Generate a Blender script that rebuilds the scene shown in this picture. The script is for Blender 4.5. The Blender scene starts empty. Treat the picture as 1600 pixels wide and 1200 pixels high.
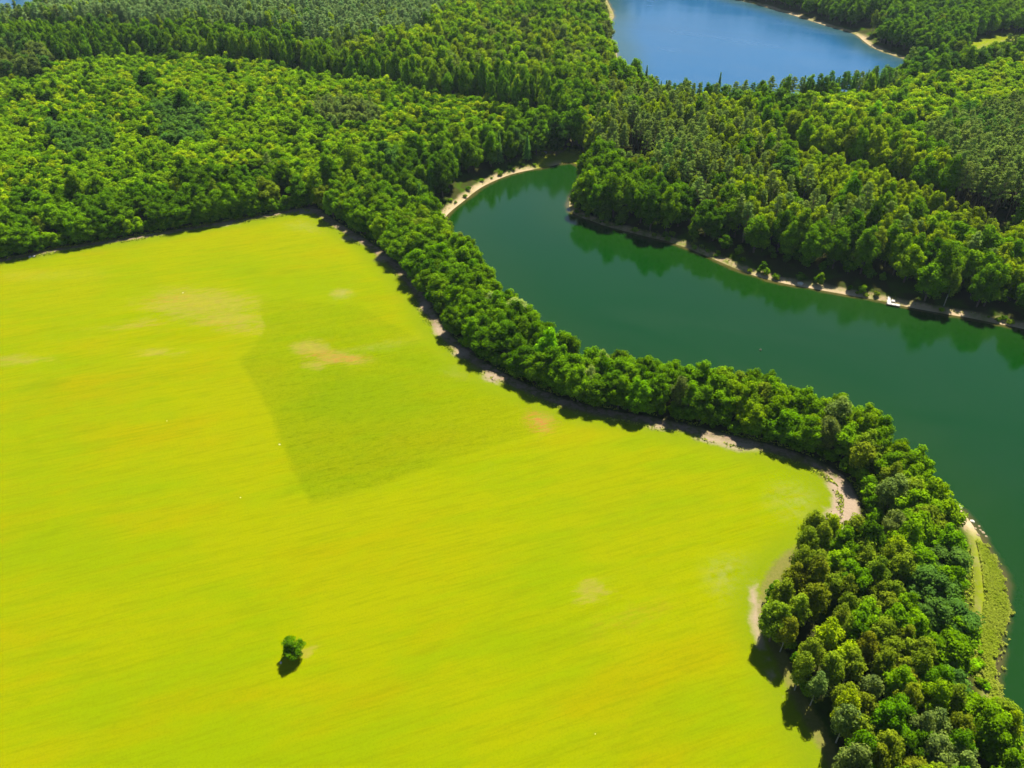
import bpy, bmesh, math, random, time
import numpy as np
from mathutils import Vector
from mathutils.geometry import delaunay_2d_cdt
T0 = time.time()
random.seed(7); rs = np.random.RandomState(7)
sc = bpy.context.scene
COL = sc.collection

# ------------------------------------------------------------------ camera, sky, sun, exposure
CAM_H, PITCH, FPX = 140.0, 37.0, 1232.0          # metres above the lake, degrees down, focal length in px of a 1600 px picture
SUN_EL, SUN_AZ = 56.0, 24.0                      # azimuth from +Y towards +X
cam = bpy.data.cameras.new('camera'); camo = bpy.data.objects.new('camera', cam); COL.objects.link(camo)
camo.location = (0, 0, CAM_H); camo.rotation_euler = (math.radians(90 - PITCH), 0, 0)
cam.sensor_width = 36; cam.lens = 36 * FPX / 1600; cam.clip_start = 1; cam.clip_end = 20000
sc.camera = camo
w = bpy.data.worlds.new('World'); sc.world = w; w.use_nodes = True
nt = w.node_tree; bg = nt.nodes['Background']
sky = nt.nodes.new('ShaderNodeTexSky'); sky.sky_type = 'NISHITA'; sky.sun_disc = False
sky.sun_elevation = math.radians(SUN_EL); sky.sun_rotation = math.radians(SUN_AZ)
sky.air_density = 1.0; sky.dust_density = 0.15; sky.ozone_density = 1.0
nt.links.new(sky.outputs[0], bg.inputs[0]); bg.inputs[1].default_value = 0.05
sun = bpy.data.lights.new('sun', 'SUN'); suno = bpy.data.objects.new('sun', sun); COL.objects.link(suno)
sun.energy = 5.0; sun.angle = math.radians(0.53); sun.color = (1.0, 0.94, 0.80)
e, a = math.radians(SUN_EL), math.radians(SUN_AZ)
suno.rotation_euler = Vector((math.sin(a) * math.cos(e), math.cos(a) * math.cos(e), math.sin(e))).to_track_quat('Z', 'Y').to_euler()
suno.location = (100, 200, 300)
sc.view_settings.view_transform = 'Standard'; sc.view_settings.look = 'None'
sc.view_settings.gamma = 1; sc.view_settings.use_curve_mapping = False
sc.view_settings.exposure = 1.42
sc.cycles.max_bounces = 6; sc.cycles.diffuse_bounces = 3; sc.cycles.glossy_bounces = 2
sc.cycles.transmission_bounces = 3; sc.cycles.volume_bounces = 0
HAZE = 0.00004

# ------------------------------------------------------------------ projection helpers (survey of the place from its photograph)
P = math.radians(PITCH)
FW = np.array([0, math.cos(P), -math.sin(P)]); UP = np.array([0, math.sin(P), math.cos(P)])
def ground(px, py, z=0.0):
    """the point at height z that the survey picture shows at (px, py)"""
    d = FW * FPX + np.array([1, 0, 0]) * (px - 800) + UP * (600 - py)
    t = (z - CAM_H) / d[2]
    return np.array([d[0] * t, d[1] * t])
def gpoly(pts, z=0.0): return np.array([ground(x, y, z) for x, y in pts])
def survey(x, y, z):
    """inverse of ground() for arrays"""
    x = np.asarray(x, float); y = np.asarray(y, float); z = np.asarray(z, float) - CAM_H
    f = y * FW[1] + z * FW[2]; u = y * UP[1] + z * UP[2]
    return 800 + FPX * x / f, 600 - FPX * u / f
def inside(poly, x, y):
    x = np.asarray(x, float); y = np.asarray(y, float); r = np.zeros(x.shape, bool)
    q = np.asarray(poly); n = len(q)
    for i in range(n):
        x1, y1 = q[i]; x2, y2 = q[(i + 1) % n]
        if y1 == y2: continue
        c = ((y1 > y) != (y2 > y)) & (x < (x2 - x1) * (y - y1) / (y2 - y1) + x1)
        r ^= c
    return r
def dist_line(line, x, y, closed=False):
    x = np.asarray(x, float); y = np.asarray(y, float); q = np.asarray(line); n = len(q)
    best = np.full(x.shape, 1e9)
    for i in range(n if closed else n - 1):
        a0 = q[i]; b0 = q[(i + 1) % n]; d = b0 - a0; L = d @ d + 1e-9
        t = np.clip(((x - a0[0]) * d[0] + (y - a0[1]) * d[1]) / L, 0, 1)
        best = np.minimum(best, (x - a0[0] - t * d[0]) ** 2 + (y - a0[1] - t * d[1]) ** 2)
    return np.sqrt(best)
def sdist(poly, x, y):
    d = dist_line(poly, x, y, True); return np.where(inside(poly, x, y), d, -d)
def smooth(line, it=2, closed=False):
    q = np.asarray(line, float)
    for _ in range(it):
        n = []
        m = len(q)
        for i in range(m if closed else m - 1):
            a0, b0 = q[i], q[(i + 1) % m]
            n += [a0 * .75 + b0 * .25, a0 * .25 + b0 * .75]
        if not closed: n = [q[0]] + n[1:-1] + [q[-1]]
        q = np.array(n)
    return q
def wobble(line, amp, step=2.0, closed=True, seed=0):
    """resample a line and give it an irregular natural edge"""
    r = np.random.RandomState(seed); q = np.asarray(line); out = []
    m = len(q)
    for i in range(m if closed else m - 1):
        a0, b0 = q[i], q[(i + 1) % m]; L = np.linalg.norm(b0 - a0)
        st = step if L < 60 else 12
        k = max(1, int(L / st))
        for j in range(k): out.append(a0 + (b0 - a0) * j / k)
    out = np.array(out); n = len(out)
    nz = r.randn(n); s = np.convolve(np.r_[nz[-2:], nz, nz[:2]], [.15, .25, .3, .25, .15], 'valid')
    d = np.roll(out, -1, 0) - np.roll(out, 1, 0); nn = np.stack([-d[:, 1], d[:, 0]], 1); nn /= np.linalg.norm(nn, axis=1)[:, None] + 1e-9
    return out + nn * s[:, None] * amp
def hash2(x, y, s=0):
    v = np.sin(x * 127.1 + y * 311.7 + s * 74.7) * 43758.5453
    return v - np.floor(v)
def vnoise(x, y, s=0):
    x = np.asarray(x, float); y = np.asarray(y, float)
    xi, yi = np.floor(x), np.floor(y); fx, fy = x - xi, y - yi
    fx = fx * fx * (3 - 2 * fx); fy = fy * fy * (3 - 2 * fy)
    return (hash2(xi, yi, s) * (1 - fx) + hash2(xi + 1, yi, s) * fx) * (1 - fy) + (hash2(xi, yi + 1, s) * (1 - fx) + hash2(xi + 1, yi + 1, s) * fx) * fy

# ------------------------------------------------------------------ the plan: shores, field, tracks
BZ = 9.0   # canopy height where trees hide the shore
near = lambda pts: [tuple(ground(x, y, BZ)) for x, y in pts]
zero = lambda pts, z=0.0: [tuple(ground(x, y, z)) for x, y in pts]
lake1 = (zero([(689, 349), (703, 333), (722, 316), (748, 295), (778, 280), (812, 268), (838, 264), (865, 259), (893, 252), (912, 262),
               (905, 290), (891, 310), (889, 327), (902, 338), (925, 345), (950, 354), (1000, 367), (1060, 382), (1110, 402), (1150, 420), (1185, 434),
               (1230, 444), (1300, 457), (1380, 471), (1420, 480), (1500, 495), (1600, 514), (1750, 548), (1950, 590), (2300, 700),
               (2250, 1100), (1950, 1500), (1700, 1420), (1640, 1260), (1590, 1165), (1566, 1110), (1551, 1060), (1560, 1000), (1568, 940), (1560, 890), (1540, 855), (1527, 828), (1510, 806), (1499, 792)])
         + near([(1466, 757), (1448, 716), (1418, 675), (1370, 637), (1280, 608), (1180, 583), (1060, 569), (960, 554), (876, 520), (836, 486), (790, 452), (764, 417), (735, 377), (700, 345)]))
FZ = 17.0
lake2 = zero([(944, -5), (962, 22), (953, 38), (950, 52), (962, 75)]) + [tuple(ground(x, y, FZ)) for x, y in
        [(978, 88), (1000, 106), (1050, 117), (1125, 122), (1200, 119), (1300, 112), (1380, 100)]] + zero(
        [(1412, 112), (1445, 103), (1414, 92), (1375, 80), (1352, 67), (1338, 52), (1300, 43), (1250, 27), (1200, 11), (1150, -1), (1090, -14), (1000, -18), (950, -14)])
lake3 = zero([tuple(q) for q in [(-160, 74), (-60, 70), (0, 62), (30, 50), (66, 12)]]) + zero([(62, -8), (40, -22), (-60, -24), (-180, -20)])
lakes = [wobble(smooth(l, 2, True), am, st, True, i) for i, (l, am, st) in enumerate([(lake1, .35, 2.0), (lake2, .8, 5.0), (lake3, .8, 6.0)])]
GZ = 2.5
track_px = [(487, 324), (515, 345), (560, 372), (603, 400), (632, 428), (655, 458), (671, 487), (697, 524), (728, 555), (795, 594), (868, 625), (940, 643), (1020, 656),
            (1100, 675), (1180, 694), (1250, 713), (1304, 737), (1330, 768), (1334, 806), (1312, 850)]
track = smooth(gpoly(track_px, GZ), 2)
edge_track = smooth(gpoly([(487, 324), (455, 331), (400, 340), (350, 348), (280, 360), (200, 374), (130, 384), (60, 396), (0, 408), (-200, 440)], GZ), 2)
field = gpoly([(-900, 520), (-200, 446), (0, 410), (60, 398), (130, 386), (200, 377), (280, 363), (350, 351), (400, 343), (455, 334), (485, 330),
               (508, 346), (552, 374), (592, 402), (620, 430), (645, 461), (662, 491), (688, 529), (720, 561), (790, 601), (865, 633), (940, 651), (1020, 664),
               (1100, 684), (1180, 703), (1245, 722), (1282, 741), (1306, 768), (1304, 806), (1294, 832), (1252, 848), (1212, 870), (1190, 908), (1180, 960), (1198, 1005), (1224, 1065), (1258, 1130), (1288, 1185),
               (1310, 1280), (1330, 1500), (700, 3000), (-2500, 2600)], GZ)
field = wobble(smooth(field, 1, True), .35, 2.5, True, 5)
shore_path = smooth(gpoly([(1500, 806), (1512, 822), (1521, 845), (1525, 880), (1529, 910), (1529, 945), (1524, 980), (1516, 1003)], .7), 2)
spur_path = smooth(gpoly([(1516, 1003), (1508, 985), (1499, 965), (1490, 948)], .8), 2)
far_path = smooth(gpoly([(1428, 96), (1450, 95), (1480, 93), (1515, 88), (1550, 74), (1620, 62)], 1.0), 2)
cove_path = smooth(gpoly([(851, 240), (862, 240), (875, 238), (890, 225), (905, 212)], 1.5), 2)
meadow = smooth(gpoly([(1496, 104), (1506, 76), (1540, 62), (1600, 57), (1800, 50), (1800, 86), (1600, 96), (1550, 109), (1500, 120), (1440, 120), (1400, 113), (1424, 104), (1440, 96), (1470, 92)], 1.5), 1, True)
glade = smooth(gpoly([(836, 264), (836, 248), (846, 238), (868, 234), (900, 236), (915, 246), (905, 256), (870, 258)], 1.2), 1, True)
bank = smooth(gpoly([(1500, 795), (1514, 830), (1522, 900), (1520, 960), (1516, 1010), (1530, 1060), (1560, 1125), (1562, 1090), (1562, 1000), (1570, 940), (1562, 890), (1540, 830), (1510, 795)], .8), 1, True)
corner = smooth(gpoly([(1284, 738), (1304, 742), (1334, 765), (1348, 800), (1342, 838), (1298, 838), (1284, 806), (1306, 782)], GZ), 1, True)
thin = gpoly([(1172, 905), (1184, 905), (1186, 960), (1196, 1010), (1224, 1080), (1226, 1090), (1212, 1080), (1184, 1010), (1168, 950)], GZ)

def shore_d(x, y):
    d = None
    for l in lakes:
        s = -sdist(l, x, y)
        d = s if d is None else np.where(np.abs(s) < np.abs(d), s, np.minimum(d, s)) if False else (s if d is None else np.minimum(d, s))
    return d
def height(x, y, sd=None, fd=None):
    if sd is None: sd = shore_d(x, y)
    if fd is None: fd = sdist(field, x, y)
    land = .12 * np.clip(sd, 0, 3) + 2.2 * (1 - np.exp(-np.clip(sd - 2, 0, 400) / 9.0))
    hill = (vnoise(x / 60, y / 60, 3) * 5 + vnoise(x / 23, y / 23, 4) * 1.2)
    land = land + hill * np.clip((sd - 10) / 50, 0, 1) * np.clip((-fd - 8) / 60, 0, 1)
    land = land + .25 * (vnoise(x / 30, y / 30, 6) - .5) * np.clip(sd / 10, 0, 1)
    return np.where(sd >= 0, land, np.maximum(sd * .13, -3.5))

# ------------------------------------------------------------------ node helpers
def mat(name):
    m = bpy.data.materials.new(name); m.use_nodes = True; n = m.node_tree
    n.nodes.clear(); return m, n
def N(n, t, **k):
    o = n.nodes.new(t)
    for a0, v in k.items():
        if a0.startswith('i_'): o.inputs[a0[2:]].default_value = v
        else: setattr(o, a0, v)
    return o
class G:
    def __init__(s, n): s.n = n
    def sock(s, node, i, v):
        if hasattr(v, 'is_output'): s.n.links.new(v, node.inputs[i])
        elif v is not None: node.inputs[i].default_value = v
    def math(s, op, a0, b0=None, c0=None, clamp=False):
        o = N(s.n, 'ShaderNodeMath', operation=op, use_clamp=clamp)
        s.sock(o, 0, a0); s.sock(o, 1, b0); s.sock(o, 2, c0); return o.outputs[0]
    def mix(s, f, a0, b0, mode='MIX'):
        o = N(s.n, 'ShaderNodeMix', data_type='RGBA', blend_type=mode)
        s.sock(o, 0, f)
        for i, v in ((6, a0), (7, b0)): s.sock(o, i, v if hasattr(v, 'is_output') else (*v[:3], 1))
        return o.outputs[2]
    def step(s, v, lo, hi):
        o = N(s.n, 'ShaderNodeMapRange', interpolation_type='SMOOTHSTEP'); s.sock(o, 0, v)
        s.sock(o, 1, lo); s.sock(o, 2, hi); o.inputs[3].default_value = 0; o.inputs[4].default_value = 1
        return o.outputs[0]
    def noise(s, vec, scale, detail=3, rough=.55, dist=0):
        o = N(s.n, 'ShaderNodeTexNoise'); s.n.links.new(vec, o.inputs['Vector'])
        o.inputs['Scale'].default_value = scale; o.inputs['Detail'].default_value = detail
        o.inputs['Roughness'].default_value = rough; o.inputs['Distortion'].default_value = dist
        return o.outputs[0]
    def attr(s, name): return N(s.n, 'ShaderNodeAttribute', attribute_name=name).outputs['Fac']
    def mapping(s, vec, rot=0, scale=(1, 1, 1), loc=(0, 0, 0)):
        q = N(s.n, 'ShaderNodeMapping'); s.n.links.new(vec, q.inputs[0]); q.inputs['Rotation'].default_value = (0, 0, rot)
        o = N(s.n, 'ShaderNodeMapping'); s.n.links.new(q.outputs[0], o.inputs[0])
        o.inputs['Scale'].default_value = scale; o.inputs['Location'].default_value = loc
        return o.outputs[0]
    def pos(s): return N(s.n, 'ShaderNodeNewGeometry').outputs['Position']
    def bump(s, h, strength, dist):
        o = N(s.n, 'ShaderNodeBump'); s.n.links.new(h, o.inputs['Height'])
        o.inputs['Strength'].default_value = strength; o.inputs['Distance'].default_value = dist
        return o.outputs[0]
    def out(s, sh):
        o = N(s.n, 'ShaderNodeOutputMaterial'); s.n.links.new(sh, o.inputs[0])

def plain(name, col, rough=.8, var=.25, scale=6.0, metallic=0):
    m, n = mat(name); g = G(n); p = g.pos()
    nz = g.noise(p, scale, 4)
    c = g.mix(nz, [v * (1 - var) for v in col], [min(1, v * (1 + var)) for v in col])
    b = N(n, 'ShaderNodeBsdfPrincipled'); n.links.new(c, b.inputs['Base Color'])
    b.inputs['Roughness'].default_value = rough; b.inputs['Metallic'].default_value = metallic
    n.links.new(g.bump(nz, .4, .05), b.inputs['Normal']); g.out(b.outputs[0]); return m

LIFT = 1.5
def land_material():
    m, n = mat('land'); g = G(n); p = g.pos()
    fine = g.noise(p, 1.6, 5, .65); mid = g.noise(p, .35, 4, .6); big = g.noise(p, .03, 3, .5)
    # forest floor and rough grass outside the field
    floor_c = g.mix(mid, (.022, .030, .006), (.048, .048, .014))
    floor_c = g.mix(g.step(g.noise(p, .12, 3), .45, .62), floor_c, (.035, .070, .003))
    # distances carried by the ground itself, frayed by noise
    fr = g.math('MULTIPLY', g.math('SUBTRACT', g.noise(p, .6, 5, .7), .5), 3.2)
    fd = g.math('ADD', g.attr('field_distance'), fr)
    td = g.math('ADD', g.attr('track_distance'), g.math('MULTIPLY', fr, .75))
    sd = g.math('ADD', g.attr('shore_distance'), g.math('MULTIPLY', fr, .55))
    # ---- field: standing crop and grass, green to yellow
    st = g.mapping(p, math.radians(-17), (.030, .26, 1)); streak = g.noise(st, 1.0, 6, .62, .3)
    st2 = g.mapping(p, math.radians(-19), (.11, 1.5, 1)); streak2 = g.noise(st2, 1.0, 4, .65)
    patch = g.noise(g.mapping(p, .3, (.7, 1.3, 1)), .02, 4, .55, .4)
    yel, grn, org = (.188, .205, .0003), (.150, .200, .0003), (.228, .178, .0003)
    fc = g.mix(g.step(g.math('ADD', g.math('MULTIPLY', patch, .62), g.math('MULTIPLY', streak, .38)), .40, .58), grn, yel)
    fc = g.mix(g.math('MULTIPLY', g.step(g.noise(g.mapping(p, -.3, (.018, .05, 1), (31, 7, 0)), 1.0, 4, .6), .50, .76), .6), fc, org)
    fc = g.mix(g.math('MULTIPLY', g.step(g.noise(g.mapping(p, -.3, (.05, .12, 1), (3, 77, 0)), 1.0, 5, .65), .58, .74), .35), fc, (.095, .150, .0003))
    fc = g.mix(g.math('MULTIPLY', g.step(streak2, .42, .72), .42), fc, (.115, .140, .0003))
    tuft = g.noise(p, 2.6, 4, .7)
    dk = g.math('MULTIPLY', g.math('MULTIPLY', g.attr('rough_crop'), .78), g.step(g.math('ADD', g.attr('crop_distance'), g.math('MULTIPLY', fr, .8)), -1.2, 1.4))
    fc = g.mix(g.math('MULTIPLY', g.step(tuft, .42, .75), g.math('MULTIPLY_ADD', dk, .6, .22)), fc, (.062, .088, .0003))
    fc = g.mix(g.math('MULTIPLY', dk, .50), fc, (.088, .142, .0003))
    fc = g.mix(g.math('MULTIPLY', dk, g.math('MULTIPLY', g.step(g.noise(g.mapping(p, -.33, (.35, 1.5, 1)), 1.0, 6, .75), .48, .66), .55)), fc, (.050, .080, .0003))
    fc = g.mix(g.math('MULTIPLY', g.step(g.noise(p, 5.5, 2), .62, .75), .12), fc, (.31, .30, .01))
    bn = g.noise(g.mapping(p, -.28, (.16, .55, 1)), 1.0, 8, .8)
    ba = g.math('MULTIPLY', g.attr('bare'), g.math('SUBTRACT', 1.0, g.math('MULTIPLY', g.step(dk, .2, .5), g.math('SUBTRACT', 1.0, g.attr('speckle')))))
    bare = g.math('MULTIPLY', g.step(g.math('ADD', ba, g.math('MULTIPLY', g.math('SUBTRACT', bn, .5), 2.6)), .30, .85), g.math('MULTIPLY_ADD', g.noise(g.mapping(p, -.28, (.5, 1.6, 1)), 1.0, 4, .7), .9, g.math('MULTIPLY_ADD', g.attr('speckle'), .12, -.05), clamp=True))
    fc = g.mix(bare, fc, g.mix(g.step(mid, .35, .65), (.235, .165, .045), (.245, .205, .035)))
    red = g.math('MULTIPLY', g.attr('reddish'), g.step(g.noise(g.mapping(p, -.25, (.4, 1.2, 1)), 1.0, 5, .7), .40, .66))
    fc = g.mix(g.math('MULTIPLY', red, .75), fc, (.30, .10, .032))
    gry = g.math('MULTIPLY', g.attr('pale'), g.step(g.noise(p, .5, 5, .7), .35, .7))
    fc = g.mix(g.math('MULTIPLY', gry, .6), fc, (.20, .205, .06))
    # green rim of the field
    fc = g.mix(g.math('SUBTRACT', 1.0, g.step(fd, 1.0, 9.0)), fc, g.mix(fine, (.10, .155, .001), (.16, .19, .004)))
    margin = g.mix(fine, (.075, .10, .008), (.19, .16, .05))
    c = g.mix(g.step(fd, -4.0, -2.2), floor_c, margin)
    c = g.mix(g.step(fd, -1.0, .8), c, fc)
    # meadows and grassy banks
    gr = g.mix(mid, (.125, .175, .003), (.20, .215, .015))
    c = g.mix(g.attr('meadow'), c, gr)
    # dirt track with two wheel ruts
    dirt = g.mix(fine, (.13, .09, .065), (.29, .21, .15))
    dirt = g.mix(g.math('MULTIPLY', g.step(g.noise(p, 1.1, 3), .52, .66), .4), dirt, (.11, .12, .025))
    c = g.mix(g.math('SUBTRACT', 1.0, g.step(td, .7, 2.2)), c, g.mix(g.math('MULTIPLY', g.step(g.noise(p, .45, 5, .7), .45, .6), .75), dirt, (.075, .095, .015)))
    c = g.mix(g.math('MULTIPLY', g.attr('sandy'), g.step(g.math('ADD', g.attr('sandy'), g.noise(p, .8, 5, .7)), .6, 1.1)), c, g.mix(fine, (.21, .155, .105), (.34, .26, .19)))
    # sand along the water
    sand = g.mix(g.noise(p, .8, 5, .7), (.17, .12, .06), (.40, .31, .19))
    c = g.mix(g.math('MULTIPLY', g.math('SUBTRACT', 1.0, g.step(sd, 2.2, 4.2)), g.math('SUBTRACT', 1.0, g.math('MULTIPLY', g.attr('meadow'), .95))), c, g.mix(g.step(g.noise(p, .33, 4, .7), .38, .62), (.13, .15, .03), sand))
    c = g.mix(g.attr('beach'), c, g.mix(fine, (.28, .20, .11), (.48, .38, .25)))
    c = g.mix(1.0, c, (.86, .86, .86), 'MULTIPLY')
    b = N(n, 'ShaderNodeBsdfPrincipled'); n.links.new(c, b.inputs['Base Color']); b.inputs['Roughness'].default_value = .95
    b.inputs['Specular IOR Level'].default_value = .0
    hh = g.math('ADD', g.math('MULTIPLY', fine, .6), g.math('MULTIPLY', tuft, .4))
    n.links.new(g.bump(hh, .35, .35), b.inputs['Normal']); g.out(b.outputs[0]); return m

def water_material(name, deep, shallow, edge, rip, rough):
    m, n = mat(name); g = G(n); p = g.pos()
    d = g.math('MULTIPLY', g.attr('shore_distance'), -1.0)
    d = g.math('ADD', d, g.math('MULTIPLY', g.math('SUBTRACT', g.noise(p, .12, 4, .6), .5), 5.0))
    big = g.noise(g.mapping(p, .5, (.6, 1, 1)), .012, 3, .5)
    deepc = g.mix(big, [v * .82 for v in deep], [v * 1.18 for v in deep])
    c = g.mix(g.step(d, 3.0, 26.0), g.mix(g.step(d, .2, 2.6), edge, shallow), deepc)
    b = N(n, 'ShaderNodeBsdfPrincipled'); n.links.new(c, b.inputs['Base Color']); b.inputs['IOR'].default_value = 1.333
    rn = g.step(g.noise(g.mapping(p, .4, (.5, 1.4, 1)), .022, 4, .6, .8), .35, .7)
    n.links.new(g.math('MULTIPLY_ADD', rn, rough * (.9 if rough < .2 else .3), rough * (.5 if rough < .2 else .85)), b.inputs['Roughness'])
    wv = g.math('ADD', g.noise(p, 1.4, 3, .6), g.math('MULTIPLY', g.noise(p, .25, 2, .5), 1.5))
    n.links.new(g.bump(wv, 1.0, rip), b.inputs['Normal']); g.out(b.outputs[0]); return m

def leaf_material(name, trans=.40, tcol=(1.2, 1.2, .25)):
    m, n = mat(name); g = G(n)
    t = N(n, 'ShaderNodeAttribute', attribute_name='tint', attribute_type='INSTANCER').outputs['Color']
    lv = g.attr('leaf_tone')
    c = g.mix(1.0, t, N(n, 'ShaderNodeCombineColor').outputs[0], 'MULTIPLY')
    cc = n.nodes[-1] if False else None
    comb = [x for x in n.nodes if x.bl_idname == 'ShaderNodeCombineColor'][0]
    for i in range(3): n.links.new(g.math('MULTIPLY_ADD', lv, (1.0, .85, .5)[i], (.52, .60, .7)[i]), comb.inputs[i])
    d = N(n, 'ShaderNodeBsdfPrincipled'); n.links.new(c, d.inputs['Base Color']); d.inputs['Roughness'].default_value = .6
    d.inputs['Specular IOR Level'].default_value = .0
    tr = N(n, 'ShaderNodeBsdfTranslucent'); n.links.new(g.mix(1.0, c, tcol, 'MULTIPLY'), tr.inputs[0])
    mx = N(n, 'ShaderNodeMixShader'); mx.inputs[0].default_value = trans
    n.links.new(d.outputs[0], mx.inputs[1]); n.links.new(tr.outputs[0], mx.inputs[2]); g.out(mx.outputs[0]); return m

M_LAND = land_material()
M_LAKE = water_material('green_lake_water', (.0012, .0250, .0012), (.0040, .0270, .0010), (.050, .045, .012), .015, .10)
M_LAKE2 = water_material('blue_lake_water', (.001, .054, .140), (.008, .045, .060), (.07, .07, .03), .02, .24)
M_LEAF = leaf_material('foliage')
M_NEEDLE = leaf_material('needles', .25, (1.1, 1.1, .6))
M_BARK = plain('bark', (.10, .075, .055), .9, .4, 3)
M_BIRCH = plain('birch_bark', (.26, .25, .21), .8, .5, 2)
M_PINEBARK = plain('pine_bark', (.13, .085, .055), .9, .4, 3)
M_WOOD = plain('weathered_wood', (.34, .33, .32), .7, .15, 9)
M_STONE = plain('pale_stone', (.40, .38, .33), .85, .2, 4)
M_RUST = plain('wet_stone', (.20, .15, .085), .85, .4, 4)

# ------------------------------------------------------------------ mesh helper
def make_mesh(name, v, f, mats, attrs=None, fm=None, sm=False):
    me = bpy.data.meshes.new(name); v = np.asarray(v, np.float32)
    if isinstance(f, np.ndarray):
        k = f.shape[1]; me.vertices.add(len(v)); me.vertices.foreach_set('co', v.ravel())
        me.loops.add(f.size); me.loops.foreach_set('vertex_index', f.ravel().astype(np.int32))
        me.polygons.add(len(f)); me.polygons.foreach_set('loop_start', np.arange(0, f.size, k, dtype=np.int32))
        me.update(calc_edges=True)
    else:
        me.from_pydata(v.tolist(), [], [list(q) for q in f])
    for x in mats: me.materials.append(x)
    if fm is not None: me.polygons.foreach_set('material_index', np.asarray(fm, np.int32))
    me.polygons.foreach_set('use_smooth', np.full(len(me.polygons), sm))
    for k, arr in (attrs or {}).items():
        at = me.attributes.new(k, 'FLOAT', 'POINT'); at.data.foreach_set('value', np.asarray(arr, np.float32))
    me.validate(); me.update(); return me
def link(name, me, parent=None, loc=(0, 0, 0), rz=0):
    o = bpy.data.objects.new(name, me); COL.objects.link(o); o.parent = parent; o.location = loc; o.rotation_euler = (0, 0, rz); return o
def tag(o, label, cat, group=None):
    o['label'] = label; o['category'] = cat
    if group: o['group'] = group
    return o

# ------------------------------------------------------------------ the ground as one conforming sheet
def blob(x, y, px, py, rx, ry, rot=0, z=GZ, pw=1.5):
    """1 at the centre of a ground patch, 0 outside; radii in metres"""
    c = ground(px, py, z); dx, dy = x - c[0], y - c[1]; r = math.radians(rot)
    u = (dx * math.cos(r) + dy * math.sin(r)) / rx; v = (-dx * math.sin(r) + dy * math.cos(r)) / ry
    return np.clip(1 - (u * u + v * v) ** .5, 0, 1) ** (1 / pw)
XR, Y0, Y1 = 900, -160, 1150
pts = []
ys = []; y = 20.0
while y < Y1:
    ys.append(y); y += 2.2 if y < 330 else 2.2 + (y - 330) * .012
ys = [Y0, -100, -60, -30, 0] + ys + [Y1]
for y in ys:
    step = 2.3 if y < 330 else 2.3 + (y - 330) * .012
    lim = min(XR, abs(y) * .85 + 70)
    xs = np.arange(-lim, lim, step)
    far = np.r_[np.arange(-XR, -lim, 22), np.arange(lim + 11, XR, 22)]
    xs = np.r_[xs, far]
    pts.append(np.stack([xs + rs.uniform(-.3, .3, len(xs)) * step, np.full(len(xs), y) + rs.uniform(-.3, .3, len(xs)) * step], 1))
pts = np.concatenate(pts); pts = pts[(np.abs(pts[:, 0]) < XR - 1) & (pts[:, 1] > Y0 + 1) & (pts[:, 1] < Y1 - 1)]
# thin the sheet where nothing happens
sd0 = shore_d(pts[:, 0], pts[:, 1]); fd0 = sdist(field, pts[:, 0], pts[:, 1])
keep = (np.abs(sd0) < 9) | (fd0 > -12) | (rs.rand(len(pts)) < .16)
keep &= ~((sd0 < -30) & (rs.rand(len(pts)) < .6))
pts = pts[keep]
def offset(line, d):
    q = np.asarray(line); t = np.gradient(q, axis=0); nn = np.stack([-t[:, 1], t[:, 0]], 1); nn /= np.linalg.norm(nn, axis=1)[:, None] + 1e-9
    return np.concatenate([q + nn * d, (q - nn * d)[::-1]])
paths = {'dirt_track': wobble(offset(track, 1.9), .25, 2, True, 9), 'forest_edge_track': wobble(offset(edge_track, 1.5), .25, 2.5, True, 10),
         'shore_path': offset(shore_path, .8), 'spur_path': offset(spur_path, .6), 'far_path': offset(far_path, 1.6), 'cove_path': offset(cove_path, 1.4)}
co, ed = [], []
def add_loop(l):
    l = l[(np.abs(l[:, 0]) < XR) & (l[:, 1] > Y0) & (l[:, 1] < Y1)] if False else np.clip(l, [-XR + 2, Y0 + 2], [XR - 2, Y1 - 2])
    k = [0]
    for i in range(1, len(l)):
        if np.linalg.norm(l[i] - l[k[-1]]) > .4: k.append(i)
    l = l[k]; b = len(co); co.extend(l.tolist()); ed.extend([(b + i, b + (i + 1) % len(l)) for i in range(len(l))])
add_loop(np.array([[-XR, Y0], [XR, Y0], [XR, Y1], [-XR, Y1]], float)) if False else None
for l in lakes: add_loop(l)
add_loop(field)
for l in paths.values(): add_loop(l)
fence = [(-XR, Y0), (XR, Y0), (XR, Y1), (-XR, Y1)]
b = len(co); co.extend(fence); ed.extend([(b + i, b + (i + 1) % 4) for i in range(4)])
co.extend(pts.tolist())
r = delaunay_2d_cdt([Vector(c) for c in co], ed, [], 0, 1e-4, False)
V = np.array([(v.x, v.y) for v in r[0]]); F = np.array([f for f in r[2] if len(f) == 3], np.int64)
print('CDT', len(V), len(F), time.time() - T0)
vx, vy = V[:, 0], V[:, 1]
sd = shore_d(vx, vy); fd = sdist(field, vx, vy)
td = np.minimum.reduce([dist_line(track, vx, vy), dist_line(edge_track, vx, vy) + .3, dist_line(shore_path, vx, vy) + 1.1, dist_line(spur_path, vx, vy) + 1.3,
                        dist_line(far_path, vx, vy) + .2, dist_line(cove_path, vx, vy)])
zz = height(vx, vy, sd, fd)
darkpoly = gpoly([(372, 560), (400, 540), (412, 512), (402, 480), (410, 466), (470, 470), (560, 478), (640, 520), (720, 580), (800, 618), (880, 645), (910, 655), (820, 682), (700, 720), (600, 757), (487, 788), (462, 742), (442, 700), (424, 648), (402, 610)], GZ)
pxv, pyv = survey(vx, vy, np.full(len(vx), GZ))
dm = sdist(darkpoly, vx, vy)
fade = np.clip(1.2 - np.hypot((pxv - 480) / 400, (pyv - 710) / 240) * .82, 0, 1)
dark = fade
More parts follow.
